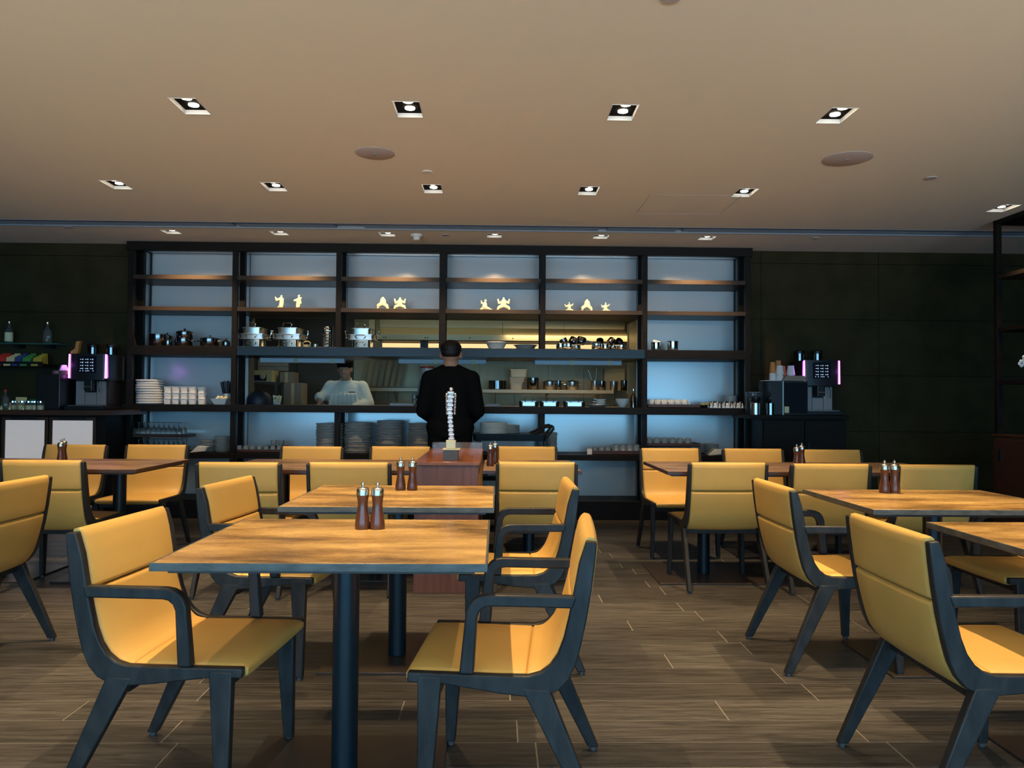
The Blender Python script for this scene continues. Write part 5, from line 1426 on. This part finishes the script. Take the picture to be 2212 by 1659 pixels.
# --- cook in whites, looking down
ckx = PX(740, 8.95, 1.3)
cook = thing('person', 'cook in a white jacket and black cap looking down behind the pass', 'person', (ckx, 9.22, 0))
def cook_body(m_):
    for s_ in (-1, 1):
        m_.capsule((s_ * .10, 0, .88), (s_ * .11, 0, .48), .09, .062); m_.capsule((s_ * .11, 0, .48), (s_ * .12, .02, .09), .060, .042); m_.capsule((s_ * .12, .03, .05), (s_ * .13, -.13, .04), .042, .036)
    m_.capsule((-.07, 0, .93), (.07, 0, .93), .105, .105); m_.capsule((0, 0, .95), (0, -.03, 1.2), .105, .105); m_.capsule((-.08, -.04, 1.26), (.08, -.04, 1.26), .09, .09)
    m_.capsule((-.12, -.05, 1.30), (.12, -.05, 1.30), .045, .045); m_.capsule((0, -.06, 1.34), (.005, -.13, 1.47), .057, .052)
    # head tipped forward
    m_.ball((.005, -.165, 1.535), .078, 16, 12, rz=.092, ry=.095); m_.ball((.005, -.205, 1.485), .062, 14, 10, rz=.072, ry=.06); m_.capsule((.005, -.235, 1.43), (.005, -.215, 1.45), .030, .040, 8)
    m_.capsule((.005, -.258, 1.515), (.005, -.275, 1.478), .010, .014, 8)                # nose
    m_.capsule((-.02, -.250, 1.448), (.03, -.250, 1.448), .008, .008, 6)                 # lips
    m_.capsule((-.045, -.243, 1.530), (-.012, -.254, 1.530), .009, .009, 6); m_.capsule((.022, -.254, 1.530), (.055, -.243, 1.530), .009, .009, 6)  # brows
    for s_ in (-1, 1): m_.ball((.005 + s_ * .080, -.160, 1.515), .012, 8, 8, rz=.028, ry=.018)
    for s_ in (-1, 1):
        sh = Vector((s_ * .18, -.05, 1.30)); el = Vector((s_ * .26, -.10, 1.12)); 
        wr = Vector((-.275, -.26, 1.165)) if s_ < 0 else Vector((.10, -.30, 1.06))
        if s_ < 0: el = Vector((-.245, -.08, 1.22)); el = Vector((-.235, -.05, 1.17))
        m_.capsule(sh, el, .050, .042); m_.capsule(el, wr, .040, .027)
        hand(m_, wr, (.05, -.35, -.95) if s_ < 0 else (-.3, -.8, -.3), (-.1, -.9, .3) if s_ < 0 else (0, -.2, 1), (1, 0, 0) if s_ < 0 else (-1, 0, 0), 1.0, .25)
remesh_body('body', [], 'skin', cook, .0075, 4, cook_body)
def cook_jacket(m_):
    prof = [(.82, .205, .150), (.95, .205, .150), (1.05, .20, .148), (1.15, .205, .150), (1.25, .205, .145), (1.31, .195, .125), (1.355, .14, .10), (1.375, .09, .085)]
    for i in range(len(prof) - 1):
        z0, a0, b0 = prof[i]; z1, a1, b1 = prof[i + 1]
        for k in range(6):
            f = k / 6; z = z0 + (z1 - z0) * f; a = a0 + (a1 - a0) * f; b = b0 + (b1 - b0) * f
            m_.ball((0, -.05 * (z - .8) / .6, z), a, 20, 8, rz=.045 if z < 1.3 else .028, ry=b)
    for s_ in (-1, 1):
        sh = (s_ * .185, -.05, 1.315)
        el = (-.255, -.05, 1.20) if s_ < 0 else (.265, -.09, 1.12); wr = (-.275, -.225, 1.19) if s_ < 0 else (.14, -.255, 1.07)
        m_.capsule((s_ * .05, -.055, 1.350), sh, .050, .070); m_.capsule(sh, el, .080, .078); m_.capsule(el, wr, .074, .055)
    # soft folds
    for k in range(7):
        a = -1.0 + k * .33; m_.capsule((.14 * a, -.175 - .02 * math.cos(a), 1.22), (.19 * a, -.165, .95), .022, .030, 7)
remesh_body('chef_jacket', [], 'jacket', cook, .011, 5, cook_jacket)
def cuff(m_):
    m_.tube([(-.272, -.19, 1.200), (-.276, -.232, 1.180)], [.060, .060], 18)
m_ = MB(); cuff(m_); m_.build('rolled_cuff', M['jacket'], cook, bevel=.006)
m_ = MB(); m_.lathe([(.075, 0), (.070, .045), (.064, .045), (.068, 0)], 24); k_ = m_.build('collar', M['jacket'], cook); k_.location = (.002, -.075, 1.365); k_.rotation_euler = (R(22), 0, 0)
m_ = MB(); m_.box(.06, .135, -.222, -.215, 1.245, 1.258); m_.build('pocket_badge', M['slate'], cook)
for k in range(4):
    m_ = MB(); m_.ball((-.035, -.222 + k * .004, 1.28 - k * .07), .008, 8, 5); m_.build('button', M['jacket'], cook)
m_ = MB(); m_.lathe([(0, 0), (.086, 0), (.092, .02), (.094, .055), (.090, .072), (.06, .085), (0, .088)], 26); c_ = m_.build('cap', M['matblack'], cook); c_.location = (.005, -.168, 1.545); c_.rotation_euler = (R(12), 0, 0)
m_ = MB(); m_.capsule((-.09, .03, .05), (-.125, .05, .075), .018, .012, 8); k_ = m_.build('cap_tie', M['hair'], c_)
def c_tr(m_):
    m_.capsule((-.08, 0, .90), (.08, 0, .90), .13, .13)
    for s_ in (-1, 1): m_.capsule((s_ * .10, 0, .88), (s_ * .115, .0, .12), .10, .07)
remesh_body('trousers', [], 'suit', cook, .012, 3, c_tr)
def c_sh(m_):
    for s_ in (-1, 1): m_.capsule((s_ * .12, .04, .055), (s_ * .13, -.14, .045), .053, .043)
remesh_body('shoes', [], 'black', cook, .01, 2, c_sh)

# ================================================================== service trolley
tx0, tx1 = PX(1022, 6.98, .8), PX(1178, 6.98, .8)
zt_ = PZ(1100, 938, 6.8)
t = thing('service_trolley', 'black service trolley with a loop handle beside the standing man', 'trolley', ((tx0 + tx1) / 2, 6.98, 0)); w_ = (tx1 - tx0) / 2
for z_ in (zt_, .50, .2):
    m_ = MB(); m_.rbox(-w_, w_, -.2, .2, z_ - (.06 if z_ == zt_ else .04), z_, .03, 3, .008); m_.build('deck', M['column'], t, smooth=True, sharp=40)
for xx in (-w_ + .03, w_ - .07):
    for yy in (-.17, .17):
        m_ = MB(); m_.box(xx, xx + .04, yy - .015, yy + .015, .08, zt_ - .06); m_.build('post', M['column'], t, bevel=.003)
        m_ = MB(); m_.lathe([(0, -.012), (.038, -.012), (.038, .012), (0, .012)], 16); c_ = m_.build('castor', M['black'], t); c_.rotation_euler = (R(90), 0, 0); c_.location = (xx + .02, yy, .040)
for yy in (-.17, .17):
    m_ = MB(); m_.tube([(w_ - .14, yy, zt_ - .005), (w_ - .08, yy, zt_ + .02), (w_ - .02, yy, zt_ + .062), (w_ + .05, yy, zt_ + .074), (w_ + .064, yy, zt_ + .055), (w_ + .02, yy, zt_ + .0), (w_ - .01, yy, zt_ - .03)], .012, 8); m_.build('handle_side', M['black'], t)
m_ = MB(); m_.tube([(w_ + .058, -.17, zt_ + .066), (w_ + .058, .17, zt_ + .066)], .012, 10); m_.build('push_bar', M['black'], t)
plate_stack(1066, 6.92, zt_ + .001, .125, 11, PZ(1066, 913, 6.92) - zt_, 'porcelain', 'white plate in the stack on the trolley beside the standing man', 'white plates on the trolley', .003)
plate_stack(1097, 7.06, zt_ + .001, .110, 8, PZ(1097, 918, 7.06) - zt_, 'greychina', 'grey plate in the rear stack on the trolley', 'grey plates on the trolley', .002)

# ================================================================== glass rack (upturned wine glasses, two tiers)
def wineglass():
    t = thing('wine_glass', 'g', 'glass')
    m_ = MB(); m_.lathe([(0.0, 0), (.028, 0), (.030, .02), (.024, .052), (.004, .064), (.0035, .108), (.030, .113), (.031, .116), (0, .116)], 14); m_.build('glass_body', M['glass'], t, sharp=60)
    return t
g0 = None
gz1, gz2 = base5 + .012, PZ(350, 938, 7.7) + .004
rk0, rk1 = PX(286, 7.7, .8), PX(413, 7.7, .8)
t = thing('glass_rack', 'two-tier dark rack of upturned wine glasses in the first bay', 'rack', ((rk0 + rk1) / 2, 7.7, base5)); w_ = (rk1 - rk0) / 2
m_ = MB(); m_.box(-w_, w_, -.1, .11, 0, .011); m_.build('lower_tier', M['traywood'], t)
m_ = MB(); m_.box(-w_, w_, -.1, .12, gz2 - base5 - .03, gz2 - base5 - .001); m_.build('upper_tier', M['traywood'], t)
for xx in (w_ - .10, w_ - .05, w_ - .008):
    m_ = MB(); m_.box(xx, xx + .006, -.1, -.094, .011, .245); m_.build('rod', M['chrome'], t)
n_ = 10
for tier, zz in ((0, gz1), (1, gz2)):
    for row in range(2):
        for i in range(n_):
            lab = 'upturned wine glass in the %s %s row of the two-tier rack' % (['lower', 'upper'][tier], ['front', 'back'][row])
            l_ = (rk0 + .035 + i * .049 + row * .02, 7.65 + row * .08, zz + .0005)
            if g0 is None: g0 = wineglass(); g0.location = l_; g0['label'] = lab; g0['group'] = lab + 's'
            else: dup(g0, l_, 0, lab, lab + 's')

# ================================================================== coffee machines
def coffee(px, Y, h, label, lean):
    p = loc(px, Y, h)
    t = thing('coffee_machine', label, 'coffee machine', p, lean)
    m_ = MB(); m_.box(-.20, .20, -.19, .22, 0, .035); m_.build('base', M['black'], t, bevel=.006)
    m_ = MB(); m_.box(-.175, .175, -.02, .21, .036, .30); m_.build('lower_body', M['black'], t, bevel=.004)
    for a, b in ((-.165, -.072), (-.068, .052), (.056, .150)):
        m_ = MB(); m_.box(a, b, -.045, -.022, .042, .245 if (a < -.07 or a > 0.05) else .150); m_.build('front_panel', M['machine_front'], t, bevel=.002)
    m_ = MB(); m_.rbox(-.19, .19, -.13, .28, .255, .475, .03, 4); m_.build('head', M['black'], t, smooth=True, sharp=40)
    m_ = MB(); m_.box(-.10, .095, -.136, -.131, .315, .455); sc = m_.build('touch_screen', M['screen'], t)
    for r_ in range(4):
        for c_ in range(3):
            zz = .425 - r_ * .026; xx = -.052 + c_ * .052
            m_ = MB(); m_.box(xx - .020, xx - .006 + (r_ % 2) * .004, -.1385, -.1365, zz + .001, zz + .0045); m_.build('menu_word', M['icon'], sc)
            m_ = MB(); m_.box(xx + .004, xx + .011, -.1385, -.1365, zz - .002, zz + .008); m_.build('menu_icon', M['icon'], sc)
    m_ = MB()
    for xx in (-.075, -.045, -.015, .0, .015, .06): m_.box(xx, xx + .007, -.1385, -.1365, .328, .334)
    m_.build('menu_row', M['icon'], sc)
    for s_ in (-1, 1):
        m_ = MB(); a_, b_ = sorted((s_ * .186, s_ * .1945))
        m_.hexa([(a_, -.142, .268), (b_, -.142, .268), (b_, -.098, .268), (a_, -.098, .268)], [(a_, -.136, .472), (b_, -.136, .472), (b_, -.108, .472), (a_, -.108, .472)]); m_.build('light_strip', M['purplecore'], t, bevel=.003)
        m_ = MB(); m_.hexa([(a_, -.097, .275), (b_, -.097, .275), (b_, -.080, .275), (a_, -.080, .275)], [(a_, -.107, .465), (b_, -.107, .465), (b_, -.092, .465), (a_, -.092, .465)]); m_.build('light_halo', M['purple'], t)
    for xx in (-.115, .085):
        m_ = MB(); m_.lathe([(0, .476), (.052, .476), (.054, .545), (0, .545)], 22, (xx, .18, 0)); hp = m_.build('hopper', M['darkchrome'], t, sharp=50)
        m_ = MB(); m_.lathe([(0, .546), (.060, .546), (.060, .565), (.05, .575), (0, .577)], 22, (xx, .18, 0)); m_.build('hopper_lid', M['black'], hp)
    m_ = MB(); m_.rbox(-.045, .045, -.115, -.046, .165, .254, .012); m_.build('spout_block', M['black'], t)
    m_ = MB(); m_.cyl((-.035, -.122, .195), (.035, -.122, .195), .006, seg=8); m_.build('spout_bar', M['chrome'], t)
    m_ = MB(); m_.tube([(.095, -.08, .25), (.10, -.10, .22), (.108, -.09, .15)], .005, 7); m_.build('steam_wand', M['chrome'], t)
    m_ = MB(); m_.box(-.17, .17, -.18, -.05, .0355, .041); m_.build('drip_grid', M['steel'], t)
    # the strips also throw violet light
    for s_ in (-1, 1):
        l = bpy.data.lights.new('strip_glow', 'POINT'); l.energy = 0.2; l.color = (.55, .12, 1.0); l.shadow_soft_size = .02; l.specular_factor = 0.0
        lo = bpy.data.objects.new('strip_glow', l); lo.location = (s_ * .23, -.17, .38); lo.parent = t; COL.objects.link(lo)
    t.scale = (.88, .95, 1.1)
coffee(1764, 7.36, 1.05, 'coffee machine with violet side lights on the right counter', 0.0)
coffee(202, 7.33, 1.05, 'coffee machine with violet side lights on the left counter', 0.0)

# --- right counter things
zc5 = 1.05
p = loc(1692, 7.34, zc5)
t = thing('glass_fridge_box', 'dark glass-fronted box with paper cups on top on the right counter', 'display box', p)
bw = ln(1735 - 1655, 7.2) / 2; bh = PZ(1690, 823, 7.2) - zc5
m_ = MB(); m_.box(-bw, bw, -.16, .2, 0, bh); m_.build('casing', M['black'], t, bevel=.004)
m_ = MB(); m_.box(-bw * .32, bw * .94, -.168, -.161, .015, bh - .015); m_.build('glass_door', M['screen'], t)
m_ = MB(); m_.box(-bw * .40, -bw * .34, -.17, -.161, .0, bh - .002); m_.build('door_edge', M['steel'], t)
m_ = MB(); m_.box(-bw * .3, -bw * .05, -.170, -.1685, .02, .08); m_.build('sticker', M['gold'], t)
ztop = zc5 + bh
x_ = lambda q: PX(q, 7.2, ztop)
m_ = MB(); m_.box(x_(1652), x_(1737), 7.2, 7.34, ztop + .0005, ztop + .006); tag(m_.build('tray_mat', M['papercup'], None), 'pale mat under the paper cups on the dark box', 'mat')
def cupstack(px, r, n, st, mk, label, z=ztop + .0065, Y=7.26, hh=.09):
    f0 = None
    for i in range(n):
        l_ = (PX(px, Y, z), Y, z + i * st)
        if f0 is None:
            f0 = thing('paper_cup', label, 'cup', l_, 0, label)
            m_ = MB(); m_.lathe([(0, hh * .93), (r * .74, hh * .93), (r * .76, hh), (r * .70, hh), (r * .98, .004), (r * 1.04, .003), (r * 1.04, 0), (r * .94, 0), (r * .68, hh * .9), (0, hh * .9)], 20); m_.build('cup_wall', M[mk], f0, sharp=45)
        else: dup(f0, l_)
cupstack(1669, .031, 6, .011, 'papercup', 'upturned white ripple cup low in the left stack on the dark box')
cupstack(1669, .030, 2, .016, 'kraft', 'upturned kraft paper cup on top of the white ones at left', z=ztop + .0065 + .068)
cupstack(1681, .032, 4, .034, 'kraft', 'upturned kraft cup in the tallest stack behind', z=ztop + .0065, Y=7.31)
cupstack(1691, .031, 2, .05, 'kraft', 'upturned kraft cup in the low stack behind the white ones', z=ztop + .0065, Y=7.32)
cupstack(1684, .040, 2, .055, 'papercup', 'wide upturned white cup in front, left of two', Y=7.235, hh=.085)
cupstack(1708, .040, 2, .055, 'papercup', 'wide upturned white cup in front, right of two', Y=7.235, hh=.085)
p = (x_(1712), 7.213, ztop + .0065)
t = thing('napkin_box', 'flat brown napkin box leaning before the white cups', 'box', (x_(1712), 7.20, ztop + .001))
m_ = MB(); m_.prism([(-.11, .0), (.11, .0), (.10, .048), (-.075, .048)], -.045, -.005); m_.build('box', M['cardboard'], t, bevel=.002)
for px, mk, l, Y in ((1632, 'steel', 'steel tea urn jar nearest the end post', 7.25), (1664, 'darkchrome', 'darker steel urn jar left of the glass-fronted box', 7.22)):
    r_ = .047 if px == 1632 else .045
    p = loc(px, Y, zc5)
    t = thing('steel_urn', l, 'urn', p, 0, 'steel urns')
    m_ = MB(); m_.lathe([(0, 0), (r_, 0), (r_, .11), (r_ * .6, .125), (0, .125)], 22); m_.build('urn', M[mk], t, sharp=45)
    m_ = MB(); m_.lathe([(0, .126), (r_ * .7, .126), (r_ * .9, .14), (r_ * .9, .165), (0, .17)], 20); m_.build('lid', M['black'], t)
m_ = MB()
p = loc(1643, 7.42, zc5)
t = thing('warmer_controls', 'dark control panel with two dials marked 0 and 1 behind the urns', 'control panel', p)
pwid = .135
m_ = MB(); m_.box(-pwid, pwid, 0, .05, 0, .22); m_.build('panel', mat('teal_black', (.012, .02, .025), .4), t, bevel=.003)
for s_ in (-1, 1):
    m_ = MB(); m_.lathe([(0, 0), (.028, 0), (.024, .022), (0, .024)], 18); d_ = m_.build('dial', M['black'], t); d_.rotation_euler = (R(90), 0, 0); d_.location = (s_ * .05, 0, .155)
def text(body, size, loc_, par, mk, name='lettering', rx=90):
    c = bpy.data.curves.new(name, 'FONT'); c.body = body; c.size = size; c.extrude = .0006; c.align_x = 'CENTER'
    tmp = bpy.data.objects.new(name, c); COL.objects.link(tmp); bpy.context.view_layer.update()
    me = bpy.data.meshes.new_from_object(tmp); bpy.data.objects.remove(tmp); me.materials.clear(); me.materials.append(M[mk])
    o = bpy.data.objects.new(name, me); COL.objects.link(o); o.parent = par; o.location = loc_; o.rotation_euler = (R(rx), 0, 0)
    return o
text('0-1', .034, (-.062, -.001, .182), t, 'tube'); text('1-0', .034, (.062, -.001, .182), t, 'tube')
for s_ in (-1, 1):
    m_ = MB(); m_.box(s_ * .062 - .05, s_ * .062 + .05, -.001, 0, .214, .216); m_.box(s_ * .062 - .05, s_ * .062 + .05, -.001, 0, .118, .120); m_.build('rule_line', M['tube'], t)
    text('2', .026, (s_ * .105, -.001, .135), t, 'tube')

# --- left counter things
p = loc(119, 7.2, zc5)
t = thing('milk_cooler', 'tall black milk cooler box left of the left coffee machine', 'cooler', (p.x, 7.25, zc5))
bw = ln(50, 7.15) / 2; bh = PZ(119, 808, 7.1) - zc5; t.location.x -= .012
m_ = MB(); m_.box(-bw, bw, -.15, .18, 0, bh); m_.build('casing', M['black'], t, bevel=.008)
m_ = MB(); m_.lathe([(0, 0), (.009, 0), (.007, .006), (0, .006)], 12); d_ = m_.build('lock', M['chrome'], t); d_.rotation_euler = (R(90), 0, 0); d_.location = (.0, -.151, bh - .06)
m_ = MB(); m_.box(bw - .006, bw + .001, -.155, -.150, .03, bh); m_.build('door_edge', M['steel'], t)
zt5 = zc5 + bh
p = loc(137, 7.22, zt5)
t = thing('upturned_cup', 'white upturned cup on top of the black milk cooler', 'cup', (PX(138, 7.22, zt5), 7.22, zt5 + .036), 0)
m_ = MB(); m_.lathe([(0, .052), (.022, .052), (.042, 0), (.038, 0), (.018, .046), (0, .046)], 20); m_.build('cup_wall', M['porcelain'], t)
for i, px in enumerate((123, 139)):
    t = thing('brown_cup', ['left brown saucer pot on the milk cooler', 'right brown pot under the upturned white cup'][i], 'cup', (PX(px, 7.22, zt5), 7.22, zt5 + .0005))
    m_ = MB(); m_.lathe([(0, 0), (.036, 0), (.040, .034), (.03, .035), (0, .035)], 20); m_.build('cup_wall', mat('rose_brown_%d' % i, (.20, .10, .10), .6), t)
t = thing('paper_holder', 'orange-brown paper cup holder on the left coffee machine', 'holder', (PX(170, 7.3, 1.5), 7.27, zc5 + .5235), 0)
m_ = MB(); m_.prism([(-.05, 0), (.01, 0), (.02, .03), (.028, .10), (.05, .118), (.0, .118), (-.012, .05), (-.05, .022)], -.02, .02); m_.build('holder', M['kraft'], t)
# glass shelf with bottles
zg = PZ(60, 742, 7.55)
t = thing('glass_shelf', 'green-edged glass wall shelf carrying two bottles at left', 'shelf', (0, 0, 0))
gx0, gx1 = -5.3, PX(130, 7.5, 1.7)
m_ = MB(); m_.box(gx0, gx1, 7.48, 7.695, zg - .012, zg); m_.build('glass_board', M['greenglass'], t, bevel=.001)
for q in (36, 102):
    x_ = PX(q, 7.6, zg); m_ = MB(); m_.box(x_ - .03, x_ + .03, 7.6, 7.695, zg - .04, zg - .013); m_.build('clamp', M['black'], t)
def bottle(px, Y, h, ht, r, label, mk='glass', lab=None, cap='chrome'):
    t = thing('bottle', label, 'bottle', loc(px, Y, h) + Vector((0, 0, .0005)))
    m_ = MB(); m_.lathe([(0, 0), (r * .95, 0), (r, .006), (r, ht * .55), (r * .8, ht * .64), (r * .36, ht * .74), (r * .34, ht * .93), (0, ht * .93)], 20); m_.build('bottle_glass', M[mk], t, sharp=60)
    m_ = MB(); m_.lathe([(0, ht * .931), (r * .42, ht * .931), (r * .42, ht), (0, ht)], 14); m_.build('cap', M[cap], t)
    if lab:
        m_ = MB(); m_.lathe([(r * 1.02, ht * .10), (r * 1.02, ht * .50)], 20); m_.build('label_paper', M[lab], t)
bottle(19, 7.58, zg, ln(47, 7.58), .036, 'white-labelled spirit bottle on the glass shelf at the left edge', 'glass', 'food', 'chrome')
bottle(102, 7.58, zg, ln(46, 7.58), .038, 'clear square-shouldered bottle on the right of the glass shelf', 'glass')
# rack of tea packets
zr_ = PZ(50, 786, 7.5)
t = thing('tea_rack', 'black wall rack of coloured tea packets at left', 'rack', (0, 0, 0))
m_ = MB(); m_.box(gx0, PX(100, 7.5, zr_), 7.42, 7.695, zr_ - .03, zr_); m_.build('ledge', M['black'], t)
m_ = MB(); m_.box(gx0, PX(97, 7.45, zr_), 7.405, 7.412, zr_ + .002, zr_ + .018); m_.box(gx0, PX(97, 7.45, zr_), 7.405, 7.42, zr_ - .03, zr_ + .002); m_.build('front_rail', M['black'], t)
for pa, pb, mk, l in ((-14, 11, 'red', 'red tea packets at the left end of the wall rack'), (13, 31, 'cream', 'cream tea packets in the wall rack'), (32, 46, 'navy', 'navy blue tea packets in the wall rack'), (48, 66, 'green', 'green tea packets in the wall rack'), (72, 90, 'yellow', 'dark yellow-marked packets at the right of the wall rack')):
    x0_, x1_ = PX(pa, 7.45, zr_), PX(pb, 7.45, zr_)
    tt = thing('tea_packets', l, 'tea packets', ((x0_ + x1_) / 2, 7.44, zr_ + .0005)); w_ = (x1_ - x0_) / 2
    for k in range(4):
        m_ = MB(); y_ = k * .035; sh = k * .014
        m_.hexa([(-w_, y_, 0), (w_, y_, 0), (w_, y_ + .012, 0), (-w_, y_ + .012, 0)], [(-w_ + sh * .3, y_ + .012, .062 + sh), (w_ - sh * .3, y_ + .012, .062 + sh), (w_ - sh * .3, y_ + .026, .062 + sh), (-w_ + sh * .3, y_ + .026, .062 + sh)]); m_.build('packet', M[mk], tt, bevel=.002)
    m_ = MB(); m_.box(-w_ * .8, w_ * .8, -.042, -.0365, -.024, -.006); m_.build('name_strip', M[mk], tt)
# jars, bottle and cards on the left counter
bottle(11, 7.16, zc5, ln(42, 7.16), .030, 'glass bottle with a red cap on the left counter', 'glass', None, 'red')
for i, (px, w_) in enumerate(((28, 15), (48, 18), (62, 16), (75, 16), (88, 14))):
    t = thing('glass_jar', ['leftmost small glass jar on the left counter', 'second small glass jar on the left counter, before the white card', 'middle small glass jar on the left counter', 'fourth small glass jar on the left counter', 'rightmost small jar beside the milk cooler'][i], 'jar', loc(px, 7.10 + .03 * (i % 2), zc5) + Vector((0, 0, .0005)), 0, 'glass jars on the left counter')
    r_ = ln(w_, 7.1) / 2
    m_ = MB(); m_.lathe([(0, 0), (r_, 0), (r_, .055), (r_ * .8, .065), (0, .065)], 16); m_.build('jar_glass', M['glass'], t)
    m_ = MB(); m_.lathe([(0, .0655), (r_ * .85, .0655), (r_ * .85, .08), (0, .082)], 16); m_.build('lid', M['chrome'], t)
    m_ = MB(); m_.lathe([(0, .003), (r_ * .88, .003), (r_ * .88, .04), (0, .04)], 14); q_ = m_.build('contents', M['food'], t)
t = thing('tent_card', 'white folded card standing among the jars on the left counter', 'card', (PX(40, 7.18, zc5), 7.20, zc5))
m_ = MB(); m_.hexa([(-.05, 0, 0), (.05, 0, 0), (.05, .003, 0), (-.05, .003, 0)], [(-.05, .02, .115), (.05, .02, .115), (.05, .023, .115), (-.05, .023, .115)]); m_.build('card', M['cream'], t)
t = thing('green_box', 'green tea box behind the jars on the left counter', 'box', (PX(74, 7.3, zc5), 7.34, zc5 + .0005))
m_ = MB(); m_.box(-.095, .095, -.05, .05, 0, .10); m_.build('box', mat('dark_green_card', (.03, .12, .06), .5), t, bevel=.003)
for px, Y, h_ in ((3, 7.04, .04), (21, 7.03, .045), (50, 7.03, .045)):
    t = thing('brass_knob', {3: 'tiny brass lidded cup at the left frame edge', 21: 'tiny brass lidded cup below the red-capped bottle', 50: 'tiny brass lidded cup before the glass jars'}[px], 'cup', loc(px, Y, zc5) + Vector((0, 0, .0005)), 0, 'tiny brass cups')
    m_ = MB(); m_.lathe([(0, 0), (.011, 0), (.012, .018), (.007, .024), (.010, .032), (0, h_)], 12); m_.build('body', M['gold'], t)

# --- orchid on the metal shelf unit
fp = P(2203, 780, 5.95)
t = thing('orchid', 'white orchid blossoms on the metal shelf unit at the right edge', 'flower', (4.36, 5.93, 1.361))
m_ = MB(); m_.lathe([(0, 0), (.04, 0), (.05, .08), (.042, .10), (.036, .10), (.04, .06), (0, .01)], 20); m_.build('vase', M['porcelain'], t)
m_ = MB(); m_.tube([(0, 0, .06), (-.02, 0, .18), (-.10, 0, .22), (-.25, 0, .145)], .003, 6); m_.build('stem', M['leafgreen'], t)
for k, (dx, dz) in enumerate(((-.23, .165), (-.20, .115), (-.26, .125), (-.17, .19))):
    fl_ = None
    m_ = MB()
    for j in range(5):
        a = j * 2 * PI / 5 + k
        m_.ball((dx + .018 * math.cos(a), -.005, dz + .018 * math.sin(a)), .014, 8, 6, ry=.005)
    m_.build('blossom', M['orchid'], t)
